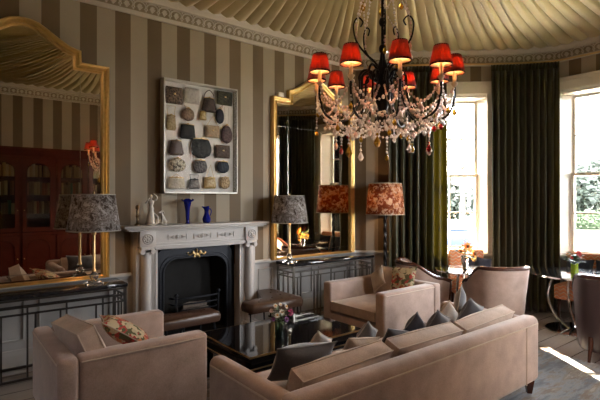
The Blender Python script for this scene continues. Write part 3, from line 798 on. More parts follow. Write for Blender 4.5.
# ------------------------------------------------------------------ lamps
def bulb(parent, loc, e, col=(1, .58, .26), r=.03):
    l = bpy.data.lights.new('bulb', 'POINT'); l.energy = e; l.color = col; l.shadow_soft_size = r
    o = bpy.data.objects.new('bulb', l); C.objects.link(o); o.parent = parent; o.location = loc
def console_lamp(p, label):
    rt = thing('table_lamp', label, 'lamp', p, group='mottled console lamps')
    m = MB(); m.span((-.075, -.06, 0), (.075, .06, .018), bev=.004); m.span((-.055, -.045, .018), (.055, .045, .038), bev=.004)
    m.lathe([(.012, .038), (.030, .05), (.040, .075), (.032, .10), (.016, .118), (.02, .125), (0, .126)], 16); m.build('crystal_base', M['acryl'], rt)
    m = MB(); m.lathe([(.020, .126), (.020, .14), (.013, .15), (.013, .47), (.022, .48), (.022, .495), (.010, .505), (.010, .66), (.006, .88)], 14); m.build('brass_stem', M['brass'], rt)
    m = MB(); m.lathe([(.236, .51), (.187, .855)], 48, cap=False); s = m.build('lamp_shade', M['mottled'], rt, solid=.003)
    m = MB(); m.lathe([(.2385, .509), (.2385, .518)], 48, cap=False); m.build('lower_trim', M['silver'], s, solid=.002)
    m = MB(); m.lathe([(.190, .848), (.189, .857)], 48, cap=False)
    for k in range(3):
        a = 2*PI*k/3; m.tube([(0, 0, .845), (.185*math.cos(a), .185*math.sin(a), .845)], .002, 5)
    m.build('upper_trim', M['silver'], s, solid=.002)
    bulb(rt, (0, 0, .66), LAMP_W)
LAMP_W = 1.1; BULB_W = 0.75
q = on_y(94, 280, WY-.305); console_lamp((q.x, q.y, .789), 'table lamp with mottled grey shade on the left console')
q = on_y(289.5, 262, WY-.305); console_lamp((q.x, q.y, .789), 'table lamp with mottled grey shade and brass stem on the right console')
rt = thing('floor_lamp', 'floor lamp with orange paisley shade and black twisted pole', 'floor lamp', (5.0, 4.33, .001))
m = MB(); m.lathe([(.15, 0), (.15, .012), (.12, .022), (.05, .032), (.03, .06), (.022, .09)], 28); m.build('base', M['iron2'], rt)
m = MB()
m.grid(lambda u, v: Vector(((.021+.007*math.cos(3*(2*PI*u)+v*60))*math.cos(2*PI*u), (.021+.007*math.cos(3*(2*PI*u)+v*60))*math.sin(2*PI*u), .085+1.30*v)), 18, 130, cu=True)
m.lathe([(.012, 1.38), (.012, 1.5), (.006, 1.78)], 10); m.build('twisted_pole', M['iron2'], rt, ang=60)
m = MB(); m.lathe([(.275, 1.378), (.232, 1.822)], 56, cap=False); s = m.build('lamp_shade', M['paisley'], rt, solid=.003)
m = MB(); m.lathe([(.2775, 1.376), (.2775, 1.386)], 56, cap=False); m.build('lower_trim', M['candle'], s, solid=.002)
m = MB(); m.lathe([(.2345, 1.814), (.234, 1.824)], 56, cap=False)
for k in range(3):
    a = 2*PI*k/3; m.tube([(0, 0, 1.80), (.23*math.cos(a), .23*math.sin(a), 1.80)], .002, 5)
m.build('upper_trim', M['candle'], s, solid=.002)
bulb(rt, (0, 0, 1.58), LAMP_W*.9)

# ------------------------------------------------------------------ case of evening bags
BY = WY-.045
P0 = on_y(163.5, 196.5, WY-.1); P1 = on_y(237, 93.5, WY-.1)
bx0, bx1, bz0, bz1 = P0.x, P1.x, 1.665, 2.925
dc = thing('display_case', 'glazed box frame full of small vintage handbags above the mantel', 'display case', ((bx0+bx1)/2, WY, 0))
w = (bx1-bx0)/2
m = MB(); m.span((-w+.012, -.02, bz0+.012), (w-.012, -.003, bz1-.012)); m.build('backing', M['linen'], dc)
m = MB()
for (a, b) in (((-w, -.115, bz0), (-w+.014, -.002, bz1)), ((-w, -.115, bz1-.014), (w, -.002, bz1)), ((-w, -.115, bz0), (w, -.002, bz0+.014))): m.span(a, b)
m.span((w-.006, -.115, bz0), (w, -.108, bz1)); m.build('frame', M['silver'], dc, ang=None)
m = MB(); m.span((w-.006, -.107, bz0+.015), (w-.001, -.003, bz1-.015)); m.build('side_pane', M['caseglass'], dc, ang=None)
m = MB(); m.span((-w+.015, -.108, bz0+.015), (w-.007, -.104, bz1-.015)); m.build('front_pane', M['museum'], dc, ang=None)
def bagmat(name, a, b, scale=60, rough=.7, metal=0):
    t = NT(name); t.set(rough, metal); v = t.coord('Object'); t.col(t.ramp(t.noise(v, scale, 3, .6), [(.40, a), (.58, b)])); t.bump(t.noise(v, scale*2, 2), .3, .003); return t.m
def bag(u0, u1, v0, v1, shape, ca, cb, label, chain=None, clasp=True, metal=M['brass'], sc=60, rough=.7):
    a = on_y(u0, v1, BY); b = on_y(u1, v0, BY); cx = (a.x+b.x)/2; cz = (a.z+b.z)/2; hw = (b.x-a.x)/2*.97; hh = (b.z-a.z)/2*.97
    rt = thing('handbag', label, 'handbag', (cx, BY+.021, cz), group='vintage handbags in the glazed case')
    def half(v):                       # half width of the bag at height v (-1 bottom .. 1 top)
        if shape == 'rect': return 1-.06*abs(v)**6
        if shape == 'flare': return .80+.20*(1-v)/2-.25*sm(.7, 1, -v)
        if shape == 'trap': return .62+.38*(1-v)/2-.30*sm(.6, 1, -v)**2
        if shape == 'round': return max(.12, math.sqrt(max(0, 1-(abs(v)**2.3))))
        if shape == 'pouch': return (.60+.40*math.sin(PI*(.5-v*.42)))*(1-.55*sm(.55, 1, -v)**2)
        if shape == 'drop': return max(.05, math.sqrt(max(0, 1-((v+.18)/1.18 if v > -.18 else (v+.18)/.82)**2)))
        return 1
    n, k = 15, 15
    def f(i, j, s):
        v = -1+2*j; q = half(v)*hw; x = -1+2*i
        dep = .021*(1-abs(x)**3.2)*(1-abs(v)**4)**.7
        ruf = .003*math.sin(x*14+v*3) if shape == 'pouch' else 0
        return Vector((x*q, -.021-s*(dep+ruf*(s > 0)), v*hh))
    m = MB(); m.grid(lambda i, j: f(i, j, 1), n, k); m.grid(lambda i, j: f(i, j, -.9), n, k)
    m.build('bag_body', bagmat(label[:40], ca, cb, sc, rough), rt, ang=70)
    tw = half(.93)*hw
    if shape not in ('rect',):
        m = MB(); m.tube([(-tw, -.022, hh*.90), (-tw*.9, -.026, hh*.97), (0, -.030, hh*1.02), (tw*.9, -.026, hh*.97), (tw, -.022, hh*.90)], .0045, 6); fr = m.build('clasp_frame', metal, rt)
        if clasp: m = MB(); m.ball((-.006, -.034, hh*1.02+.005), .0065, 8, 6); m.ball((.006, -.034, hh*1.02+.005), .0065, 8, 6); m.build('clasp', metal, fr)
    elif clasp:
        m = MB(); m.span((-.012, -.047, hh*.05), (.012, -.038, hh*.25), bev=.003); m.build('clasp', metal, rt)
    if chain:
        zt = on_y(u0, chain[1], BY).z-cz; typ = chain[0]
        if typ == 'loop': P = spline([(-tw, -.022, hh*.9), (-tw*.75, -.025, hh+(zt-hh)*.55), (0, -.025, zt), (tw*.75, -.025, hh+(zt-hh)*.55), (tw, -.022, hh*.9)], 6)
        elif typ == 'square': P = [(-tw*.75, -.022, hh*.9), (-tw, -.022, zt), (tw, -.022, zt), (tw*.75, -.022, hh*.9)]
        elif typ == 'peak': P = [(-tw*.8, -.022, hh*.9), (chain[2]*hw, -.022, zt), (tw*.8, -.022, hh*.9)]
        m = MB(); m.tube(P, .005 if typ == 'loop' else .0028, 6); m.build('handle' if typ == 'loop' else 'chain', chain[-1] if not isinstance(chain[-1], float) else M['brass'], rt)
BR, BK, TN, CR = (.055, .032, .020), (.014, .012, .012), (.34, .24, .13), (.52, .45, .34)
bag(165, 183, 90, 105, 'rect', (.045, .028, .02), (.20, .13, .085), 'dark brown tapestry clutch, top left bag in the case')
bag(184.5, 199.5, 91, 105, 'rect', (.38, .35, .30), (.60, .56, .50), 'silvery white fringed evening bag right of the tapestry clutch', metal=M['silver'], sc=90)
bag(200.5, 217.5, 101, 113.5, 'trap', (.030, .018, .014), (.070, .040, .030), 'dark brown handbag with upright loop handle in the top row', ('loop', 91.0, M['leather']))
bag(216.5, 232.5, 94.5, 106.5, 'rect', (.020, .018, .008), (.06, .055, .025), 'flat olive black clutch, top right bag in the case')
bag(165.5, 176.5, 117.5, 132, 'flare', (.30, .21, .10), (.44, .33, .18), 'tan mesh bag hanging on a square brass chain', ('square', 107.0, M['brass']))
bag(181.5, 194.7, 110.8, 122.5, 'round', (.12, .075, .05), (.26, .17, .12), 'round brown bag with short chain, second row', ('peak', 106.5, -.6, M['brass']))
bag(199, 207, 114, 122, 'flare', (.35, .22, .06), (.60, .46, .22), 'tiny gold box bag, smallest in the case', rough=.35)
bag(215.3, 224.3, 111, 125.7, 'round', (.008, .009, .014), (.022, .024, .034), 'black oval evening bag with slanting strap', ('peak', 106.0, .7, M['leather']))
bag(220.5, 232.5, 127.5, 145.5, 'drop', (.05, .028, .028), (.14, .085, .08), 'plum drop shaped bag on a long narrow chain', ('square', 108.5, M['silver']))
bag(179, 196, 127, 140.6, 'flare', (.008, .008, .008), (.05, .045, .04), 'black beaded bag in the middle row beside the tan pouch', sc=110)
bag(205, 219.7, 128, 139.3, 'rect', (.32, .23, .14), (.45, .34, .22), 'plain tan pouch on a pointed chain, middle row', ('peak', 117.0, 0.05, M['brass']))
bag(167.3, 184.8, 142.8, 157, 'trap', (.045, .026, .018), (.14, .085, .055), 'brown patterned pouch left of the big black rosette bag')
bag(190.3, 211.6, 141.5, 160, 'pouch', (.007, .007, .007), (.04, .038, .036), 'large ruched black bag with gilt frame, centre of the case', ('loop', 139.5, M['brass']), sc=45)
bag(215, 230.2, 147.5, 160, 'rect', (.065, .038, .026), (.13, .08, .058), 'square brown bag right of the big black rosette bag')
bag(168.3, 186, 160.3, 173.8, 'round', (.08, .06, .04), (.58, .50, .36), 'cream bag dotted with dark studs, fifth row', sc=34)
bag(193, 207.3, 162.3, 175.2, 'pouch', (.045, .04, .042), (.17, .15, .15), 'dark grey round bag with ruffled sides, fifth row')
bag(216.6, 229.2, 163.5, 175, 'pouch', (.010, .012, .022), (.025, .03, .05), 'ink blue pouch at the right end of the fifth row')
bag(166.8, 186, 179.5, 191, 'flare', (.48, .41, .30), (.62, .54, .42), 'wide cream bag at the bottom left of the case', ('peak', 175.5, 0.0, M['brass']))
bag(187, 201.2, 181.3, 191, 'trap', (.13, .11, .10), (.27, .24, .22), 'grey bag with dark frame and swagged chain, bottom row', ('square', 176.5, M['iron']), metal=M['iron'])
bag(203, 216.6, 179.5, 190.6, 'flare', (.38, .22, .07), (.60, .45, .22), 'gold brocade bag on a pointed chain, bottom row', ('peak', 166.5, .1, M['brass']), rough=.4)
bag(219.7, 230.2, 179.3, 191, 'pouch', (.22, .14, .07), (.52, .40, .24), 'gold and brown patterned pouch at the bottom right of the case')
# ------------------------------------------------------------------ rug, seating group
RZ = .012
m = MB(); m.span((.35, .75, .0005), (4.97, 4.02, RZ), bev=.004); tag(m.build('area_rug', M['rug']), 'blue grey and sand patterned rug under the sofas', 'rug')
FZ = RZ+.001
def seam(rt, pts, closed=False, mat=None, r=.0055): m = MB(); m.tube(pts, r, 5, closed=closed); return m.build('piping', mat or M['piping'], rt)
def foot(rt, x, yy, h=.10, w=.026):
    m = MB(); m.lathe([(w*.7, .0), (w*1.25, h)], 4, c=(x, yy, 0), M=Matrix.Identity(4)); return m.build('leg', M['woodd'], rt, ang=20)
def slab_cushion(w, d, h, puff=.02, n=14, rnd=.06):     # boxed seat cushion with crowned faces
    def f(i, j, s):
        x = -1+2*i; yv = -1+2*j
        cx = math.copysign(1-(1-abs(x))**1.0, x); e = (1-abs(x)**6)*(1-abs(yv)**6)
        return Vector((x*w/2*(1-.0*e), yv*d/2, s*(h/2-rnd*.35*(1-e)+puff*(1-x*x)*(1-yv*yv))))
    m = MB(); m.grid(lambda i, j: f(i, j, 1), n, n); m.grid(lambda i, j: f(i, j, -1), n, n)
    k = n; o1 = 0; o2 = n*n
    edge = [(i, 0) for i in range(n)]+[(n-1, j) for j in range(1, n)]+[(i, n-1) for i in range(n-2, -1, -1)]+[(0, j) for j in range(n-2, 0, -1)]
    for a, b in zip(edge, edge[1:]+edge[:1]): m.f.append((o1+a[0]*n+a[1], o1+b[0]*n+b[1], o2+b[0]*n+b[1], o2+a[0]*n+a[1]))
    per = [f(i/(n-1), j/(n-1), 1) for i, j in edge]; per2 = [f(i/(n-1), j/(n-1), -1) for i, j in edge]
    return m, per, per2
def knife(w, h, t, sag=0, seed=0, n=17):                 # knife-edge scatter cushion, lies in xz, thickness along y
    rnd = random.Random(seed); a1, a2, a3 = (rnd.uniform(-1, 1) for _ in range(3))
    def edge(x, z):
        k = .10*(1-abs(z)**2); q = .10*(1-abs(x)**2)
        return x*(1-k*(abs(x)**3)), z*(1-q*(abs(z)**3))
    def f(i, j, s):
        x = -1+2*i; z = -1+2*j; px, pz = edge(x, z)
        e = max(0, (1-abs(x)**2.4)*(1-abs(z)**2.4))**.62
        b = t/2*e*(1+.12*a1*x+.12*a2*z)+.006*e*math.sin(5*x+a3*3)*math.sin(4*z+a1*3)
        return Vector((px*w/2, s*b + sag*(x*x*.5+a1*.2*x), pz*h/2 - .02*sag*10*(1-abs(x))*(z > 0)*z))
    m = MB(); m.grid(lambda i, j: f(i, j, 1), n, n); m.grid(lambda i, j: f(i, j, -1), n, n)
    r = [k/(n-1) for k in range(n)]
    per = [f(i, 0, 0) for i in r]+[f(1, j, 0) for j in r[1:]]+[f(i, 1, 0) for i in r[-2::-1]]+[f(0, j, 0) for j in r[-2:0:-1]]
    return m, per
def scatter(name, label, mat, pos, w, h, t, rot, seed=0, pipe=None, group='scatter cushions', sag=.0):
    m, per = knife(w, h, t, sag, seed)
    rt = thing(name, label, 'cushion', pos, rot=rot, group=group)
    m.build('cushion_cover', mat, rt, ang=80)
    if pipe: seam(rt, per, True, pipe, .0045)
    return rt

# --- sofa, its back to the camera
SX0, SX1, SY0, SY1 = 1.31, 3.86, 1.69, 2.58
sf = thing('sofa', 'long taupe sofa seen from behind with a row of scatter cushions', 'sofa', ((SX0+SX1)/2, (SY0+SY1)/2, FZ))
w = (SX1-SX0)/2; d = (SY1-SY0)/2
m = MB(); m.box((0, 0, .20), (2*w-.04, 2*d-.04, .20), bev=.02); m.build('seat_base', M['velvet'], sf)
m = MB()
m.box((0, -d+.075, .365), (2*w, .15, .53), bev=.055, seg=5); m.build('back', M['velvet'], sf)
for s in (-1, 1):
    m = MB(); m.box((s*(w-.06), .055, .355), (.12, 2*d-.11, .51), bev=.05, seg=5); m.build('arm', M['velvet'], sf)
    for yy in (-d+.06, d-.06): foot(sf, s*(w-.07), yy, .108, .036)
seam(sf, [(-w+.05, -d-.001, .575), (w-.05, -d-.001, .575)]); seam(sf, [(w-.24, -d-.001, .12), (w-.24, -d-.001, .575)])
seam(sf, [(-w-.001, -d+.12, .565), (-w-.001, d-.05, .565)])
cw = (2*w-.24-.02)/3
for k in range(3):
    x = (k-1)*(cw+.004)
    mm, p1, p2 = slab_cushion(cw-.006, 2*d-.19, .14, .018); o = mm.build('seat_cushion', M['velvetc'], sf, ang=50, loc=(x, .065, .375)); seam(o, p1, True)
    mm, p1, p2 = slab_cushion(cw-.05, .25, .15, .06)
    o = mm.build('back_cushion', M['velvetc'], sf, ang=50, loc=(x+.03, -d+.25, .545), rot=(R(112), R((-1.5, 1, -2)[k]), 0)); seam(o, p1, True); seam(o, p2, True)
# scatter cushions standing along the sofa
def rest(rt, zseat):                  # set a cushion down on the seat
    Mx = Matrix.Translation(rt.location) @ rt.rotation_euler.to_matrix().to_4x4()
    z = min((Mx @ v.co).z for c in children(rt) if c.type == 'MESH' for v in c.data.vertices)
    rt.location.z += zseat-z
ZS = FZ+.375+.070+.020
def on_sofa(label, mat, x, yy, top, tilt, yaw, roll=0, t=.13, seed=0, pipe=None, wide=1.0):
    w = (top-ZS)/((abs(math.cos(R(roll)))+abs(math.sin(R(roll))))*.93*math.cos(R(tilt)))
    rt = scatter('scatter_cushion', label, mat, (x, yy, .7), w*wide, w, t, Euler((R(tilt), R(roll), R(yaw)), 'XYZ'), seed, pipe)
    rest(rt, ZS+.004); SOFT.append((rt, sf, Vector((0, 1, 0)))); return rt
SOFT = []
on_sofa('large charcoal velvet cushion at the left end of the sofa', M['greyv'], 1.735, 2.14, .70, 26, -5, 4, .16, 1, M['greym'], 1.75)
on_sofa('dark grey cushion against the far arm of the sofa', M['greyv'], 3.54, 2.07, .735, 16, -2, 28, .12, 10, M['greym'], 1.1)
on_sofa('pale grey cushion on its corner near the sofa end', M['paleg'], 3.30, 2.12, .735, 14, 4, 42, .12, 8, M['piping'])
on_sofa('mid grey cushion on its corner, tallest in the row', M['greym'], 3.60, 2.25, .815, 6, 30, 43, .10, 9, M['paleg'])
on_sofa('charcoal cushion between the ink blue and pale ones', M['greyv'], 3.07, 2.12, .70, 20, 6, 26, .12, 7, M['greym'], 1.2)
on_sofa('ink blue velvet cushion standing on its corner', M['navyv'], 2.90, 2.19, .70, 16, 6, 42, .12, 6, M['greym'])
on_sofa('dark grey cushion lying low left of the ink blue one', M['greyv'], 2.60, 2.12, .635, 24, -6, 14, .11, 5, M['greym'], 1.8)
on_sofa('slate cushion with a pale edge beside the beige one', M['greym'], 2.50, 2.34, .665, 18, 10, 36, .10, 4, M['paleg'], 1.1)
on_sofa('beige cushion leaning in the middle of the sofa', M['beige'], 2.21, 2.14, .655, 24, 4, 10, .12, 3, M['piping'], 1.8)
on_sofa('pale stone cushion behind the large charcoal one', M['paleg'], 2.05, 2.36, .67, 14, 10, 30, .11, 2, M['paleg'], 1.15)

# --- two square armchairs facing each other across the coffee table
def armchair(label, cx, cy, rz):        # local +x is the front
    rt = thing('armchair', label, 'armchair', (cx, cy, FZ), rz, group='square taupe armchairs')
    L = .49; W = .47
    m = MB(); m.box((.0, 0, .19), (2*L-.03, 2*W-.03, .18), bev=.02); m.build('seat_base', M['velvet'], rt)
    m = MB(); m.box((-L+.06, 0, .36), (.12, 2*W, .52), bev=.028, seg=4); m.build('back', M['velvet'], rt)
    for s in (-1, 1):
        m = MB(); m.box((.0+.06, s*(W-.065), .36), (2*L-.122, .13, .519), bev=.028, seg=4); m.build('arm', M['velvet'], rt)
        seam(rt, [(-L+.13, s*(W+.0005), .590), (L-.03, s*(W+.0005), .590)])
        for x in (-L+.06, L-.06): foot(rt, x, s*(W-.06), .10, .03)
    seam(rt, [(-L-.0005, -W+.03, .590), (-L-.0005, W-.03, .590)])
    mm, p1, p2 = slab_cushion(2*L-.135, 2*W-.27, .14, .018); o = mm.build('seat_cushion', M['velvetc'], rt, ang=50, loc=(.062, 0, .355)); seam(o, p1, True)
    return rt
la = armchair('taupe armchair in the left foreground, its back to the console', 1.045, 3.47, 0)
mm, p1, p2 = slab_cushion(.60, .46, .15, .03)
o = mm.build('back_cushion', M['velvetc'], la, ang=50, loc=(-.245, -.07, .52), rot=Euler((R(90), R(0), R(90)), 'XYZ')); o.rotation_euler = Euler((R(68), R(4), R(94)), 'XYZ'); seam(o, p1, True); seam(o, p2, True)
fc = scatter('floral_cushion', 'floral tapestry cushion lying in the left foreground armchair', M['floral'], (1.10, 3.47, FZ+.545), .46, .42, .15, Euler((R(-56), R(6), R(78)), 'XYZ'), 21, M['beige'], 'floral cushions'); rest(fc, FZ+.449); SOFT.append((fc, la, Vector((1, 0, 0))))
ra = armchair('taupe armchair beyond the coffee table, facing left', 4.03, 3.55, PI)
mm, p1, p2 = slab_cushion(.34, .34, .12, .025)
o = mm.build('back_cushion', M['velvetc'], ra, ang=50, loc=(-.31, -.185, .575), rot=Euler((R(80), 0, R(90)), 'XYZ')); seam(o, p1, True); seam(o, p2, True)
fc = scatter('scatter_cushion', 'pinkish beige cushion behind the floral one in the far armchair', M['beige'], (4.16, 3.72, FZ+.61), .25, .25, .09, Euler((R(16), R(36), R(82)), 'XYZ'), 23, M['piping']); rest(fc, FZ+.449); SOFT.append((fc, ra, Vector((-1, 0, 0))))
fc = scatter('floral_cushion', 'floral tapestry cushion standing in the far armchair', M['floral'], (4.25, 3.415, FZ+.60), .33, .35, .10, Euler((R(24), R(6), R(98)), 'XYZ'), 22, M['floral'], 'floral cushions'); rest(fc, FZ+.449); SOFT.append((fc, ra, Vector((-1, 0, 0))))

# --- coffee table
tb = thing('coffee_table', 'low black lacquer coffee table with brass edged glass top', 'coffee table', (2.46, 3.34, FZ))
hw, hd = .61, .41
m = MB(); m.box((0, 0, .381), (2*hw, 2*hd, .016)); m.build('glass_top', M['lacquer'], tb, ang=None)
m = MB()
def frame_rect(z, a, b, r, flat=1): m.tube([(-a, -b, z), (a, -b, z), (a, b, z), (-a, b, z)], r, 4, closed=True)
frame_rect(.381, hw+.003, hd+.003, .009); m.build('brass_edge', M['brass'], tb, ang=None)
m = MB(); m.box((0, 0, .335), (2*hw-.05, 2*hd-.05, .072)); m.build('apron', M['lacquer'], tb, ang=None)
m = MB(); m.box((0, 0, .283), (2*hw+.04, 2*hd+.04, .022), bev=.003); m.build('lower_tier', M['lacquer'], tb, ang=30)
m = MB(); frame_rect(.297, hw+.021, hd+.021, .006); m.build('brass_edge', M['brass'], tb, ang=None)
for sx in (-1, 1):
    for sy in (-1, 1):
        m = MB(); m.box((sx*(hw-.05), sy*(hd-.05), .136), (.055, .055, .272)); m.build('leg', M['lacquer'], tb, ang=None)
m = MB(); m.box((0, 0, .08), (2*hw-.06, 2*hd-.06, .02)); m.build('bottom_shelf', M['lacquer'], tb, ang=None)

# --- flowers
def petals(m, c, r, n, rows=2, cup=.5, nrm=(0, 0, 1)):
    q = Vector(nrm).to_track_quat('Z', 'Y').to_matrix().to_4x4(); Mx = Matrix.Translation(c) @ q
    for row in range(rows):
        rr = r*(1-.33*row); lift = cup*(.25+.5*row)
        for k in range(n):
            a = 2*PI*(k+.5*row)/n; ca, sa = math.cos(a), math.sin(a); wv = rr*1.9/n*1.6
            P = [(0, 0, 0), (rr*.55*ca-wv*sa*.5, rr*.55*sa+wv*ca*.5, rr*lift*.55), (rr*ca, rr*sa, rr*lift), (rr*.55*ca+wv*sa*.5, rr*.55*sa-wv*ca*.5, rr*lift*.55), (rr*.6*ca, rr*.6*sa, rr*lift*.42)]
            m.add(P, [(0, 1, 4), (1, 2, 4), (2, 3, 4), (3, 0, 4)], Mx)
    return m
def leaf(m, a, b, w):
    a = Vector(a); b = Vector(b); e = (b-a); s = e.cross(Vector((0, 0, 1))); s = s.normalized()*w if s.length > 1e-6 else Vector((w, 0, 0)); c = (a+b)/2+Vector((0, 0, w*.3))
    m.add([a, c+s, b, c-s, c-Vector((0, 0, w*.35))], [(0, 1, 4), (1, 2, 4), (2, 3, 4), (3, 0, 4)])
FM = {k: plain(k+' petals', c, .6, var=.2) for k, c in {'white': (.75, .72, .66), 'magenta': (.36, .015, .09), 'purple': (.22, .06, .26), 'orange': (.80, .25, .02), 'amber': (.85, .42, .05), 'red': (.45, .02, .02), 'pinkwhite': (.70, .55, .52)}.items()}
EYE_M = plain('flower eye', (.10, .04, .01), .8)
def bouquet(rt, z0, blooms, nleaf, spread, h, seed, lw=.016):
    rnd = random.Random(seed)
    m = MB()
    for (cn, dx, dy, dz, r) in blooms: m.tube(spline([(0, 0, z0-.06), (dx*.35, dy*.35, z0+dz*.4), (dx, dy, z0+dz-.004)], 4), .0022, 5)
    m.build('stems', M['stem'], rt)
    m = MB()
    for k in range(nleaf):
        a = rnd.uniform(0, 2*PI); q = rnd.uniform(.25, 1)*spread; z = z0+rnd.uniform(-.01, h)
        leaf(m, (q*.3*math.cos(a), q*.3*math.sin(a), z*.9+z0*.1), (q*math.cos(a), q*math.sin(a), z+rnd.uniform(-.02, .03)), lw)
    m.build('leaves', M['green'], rt, ang=None)
    for (cn, dx, dy, dz, r) in blooms:
        m = MB(); petals(m, (dx, dy, z0+dz), r, 9, 3, .55, (dx*3, dy*3-.25, .18)); o = m.build('flower', FM[cn], rt, ang=None, label=cn.replace('pinkwhite', 'pale pink')+' flower')
        if cn in ('orange', 'amber', 'purple', 'white'):
            nd = Vector((dx*3, dy*3-.25, .18)).normalized(); m = MB(); m.ball(Vector((dx, dy, z0+dz))+nd*r*.28, r*.26, 8, 6); m.build('flower_eye', EYE_M if cn != 'white' else FM['amber'], o)
p = at(279.5, 3.90, FZ+.3905)
rt = thing('flower_vase', 'glass vase of white and magenta flowers on the coffee table', 'vase of flowers', p)
m = MB(); m.lathe([(.036, 0), (.040, .004), (.040, .15), (.042, .165)], 24, cap=False); m.lathe([(0, .002), (.037, .002)], 24, cap=False); m.build('glass_vase', window_glass('vase glass', (.55, .62, .55), 1.6), rt, solid=.003)
m = MB(); m.lathe([(0, .006), (.033, .006), (.033, .10), (0, .10)], 20); m.build('water', window_glass('vase water', (.35, .45, .36), .6), rt)
bouquet(rt, .165, [('white', -.06, -.05, .055, .030), ('white', -.01, -.045, .07, .032), ('white', .055, -.02, .105, .030), ('white', -.03, .02, .115, .024), ('white', .01, .0, .125, .022), ('magenta', .075, -.06, .065, .042), ('magenta', .085, -.02, .045, .036), ('purple', .015, -.08, .015, .028), ('pinkwhite', -.085, .0, .085, .022), ('purple', -.085, -.03, .02, .022)], 34, .125, .10, 3, .022)
# ------------------------------------------------------------------ window end: benches, tables, tub chairs
def tub_chair(label, x, yy, rz, cover, z=.0152, back_h=.815, group='curved tub chairs'):   # legs stand clear of the rug pile
    rt = thing('tub_chair', label, 'chair', (x, yy, z), rz, group=group)
    path = spline([(.29, .29), (.10, .325), (-.12, .315), (-.27, .22), (-.315, 0), (-.27, -.22), (-.12, -.315), (.10, -.325), (.29, -.29)], 7)
    n = len(path)
    def topz(t): a = abs(2*t-1); return back_h-(back_h-.60)*sm(.40, .80, a)-.04*sm(.8, 1, a)
    def sec(i):
        t = i/(n-1); p = path[i]; a = path[max(0, i-1)]; b = path[min(n-1, i+1)]; e = (b-a).normalized(); nn = Vector((e.y, -e.x))
        if nn.dot(p) < 0: nn = -nn
        zt = topz(t); zb = .095; k = .87
        o = [(0, zt), (.0, zt-.02), (-.006, (zt+zb)/2), (-.012, zb+.03), (-.02, zb), (-.055, zb), (-.055, (zt+zb)/2), (-.05, zt-.02), (-.045, zt)]
        res = []
        for off, zz in o:
            f = k+(1-k)*(zz-zb)/(back_h-zb); q = p*f+nn*off
            res.append(Vector((q.x-.03*sm(.45, .85, zz)*(1-abs(2*t-1)), q.y, zz)))
        return res
    S = [sec(i) for i in range(n)]; k = len(S[0])
    m = MB(); vs = [v for s in S for v in s]; fs = [(i*k+j, i*k+(j+1) % k, (i+1)*k+(j+1) % k, (i+1)*k+j) for i in range(n-1) for j in range(k)]
    fs += [tuple(range(k)), tuple((n-1)*k+j for j in range(k))]
    m.add(vs, fs); m.build('backrest', cover, rt, ang=50)
    m = MB(); crest = [(s[0]+s[-1])/2+Vector((0, 0, .010)) for s in S]
    ends = [[(S[e][j]+S[e][k-1-j+0])/2 for j in range(1, 4)] for e in (0, n-1)]
    m.tube(list(reversed(ends[0]))+crest+ends[1], .030, 8, flat=.9); m.build('wood_crest', M['woodd'], rt)
    m = MB(); m.prism([(p.x*.80+.01, p.y*.80) for p in path], .24, .30); m.build('seat_frame', cover, rt)
    m = MB(); P = [(p.x*.79+.012, p.y*.79) for p in path]; m.prism(P, .305, .41); m.prism([(x*.93, q*.93) for x, q in P], .4105, .43); m.build('seat_cushion', cover, rt)
    for sx, sy in ((.22, .21), (.22, -.21), (-.23, .17), (-.23, -.17)):
        m = MB(); m.tube([(sx, sy, .24), (sx*1.08, sy*1.05, .12), (sx*1.22, sy*1.12, .003)], [.026, .021, .013], 8); m.build('leg', M['woodd'], rt)
    return rt
tub_chair('taupe tub chair with dark wood crest behind the far armchair', 4.90, 3.62, R(-38), M['velvet'], back_h=.765)
tub_chair('taupe tub chair with dark wood crest behind the sofa end', 5.12, 2.75, R(56), M['velvet'], back_h=.795)
tub_chair('aubergine leather tub chair at the right edge by the glass table', 5.25, 1.63, R(22), M['aub'])

def glass_table(label, x, yy, r, h, rb, nleg, rz=0, sp=1):
    rt = thing('glass_table', label, 'table', (x, yy, .001), rz, group='round glass tables in the bow')
    m = MB(); m.lathe([(0, h-.012), (r, h-.012), (r, h), (0, h)], 56); m.build('glass_top', M['tableglass'], rt, ang=30)
    m = MB(); m.lathe([(r+.001, h-.018), (r+.010, h-.014), (r+.010, h+.001), (r+.001, h+.003)], 56); m.lathe([(r*.93, h-.019), (r*.93, h-.0125), (r*.985, h-.0125), (r*.985, h-.019)], 56); m.build('chrome_rim', M['chrome'], rt)
    m = MB(); m.lathe([(0, 0), (rb, 0), (rb, .010), (rb*.9, .016), (0, .018)], 48); m.build('base_disc', M['chrome'], rt)
    for k in range(nleg):
        a = 2*PI*k/nleg+.4; c, s = math.cos(a), math.sin(a)
        P = spline([(r*.52*sp*c, r*.52*sp*s, h-.02), (r*.66*sp*c, r*.66*sp*s, h*.62), (r*.52*sp*c, r*.52*sp*s, h*.28), (r*.20*sp*c, r*.20*sp*s, .018)], 8)
        m = MB(); m.tube(P, .017, 8); m.build('leg', M['chrome'], rt)
    m = MB(); m.lathe([(.0, .35), (.05, .353), (.05, .362), (0, .365)], 16); m.lathe([(r*.52*sp, h-.03), (r*.56*sp, h-.03), (r*.56*sp, h-.02), (r*.52*sp, h-.02)], 40); m.build('ring_brace', M['chrome'], rt)
    return rt
glass_table('round glass table with silver flower vase by the first bow window', 5.26, 3.23, .36, .70, .20, 4, 0, .42)
glass_table('large round glass table with chrome hoop legs near the right edge', 6.10, 2.22, .52, .69, .36, 4, .3)

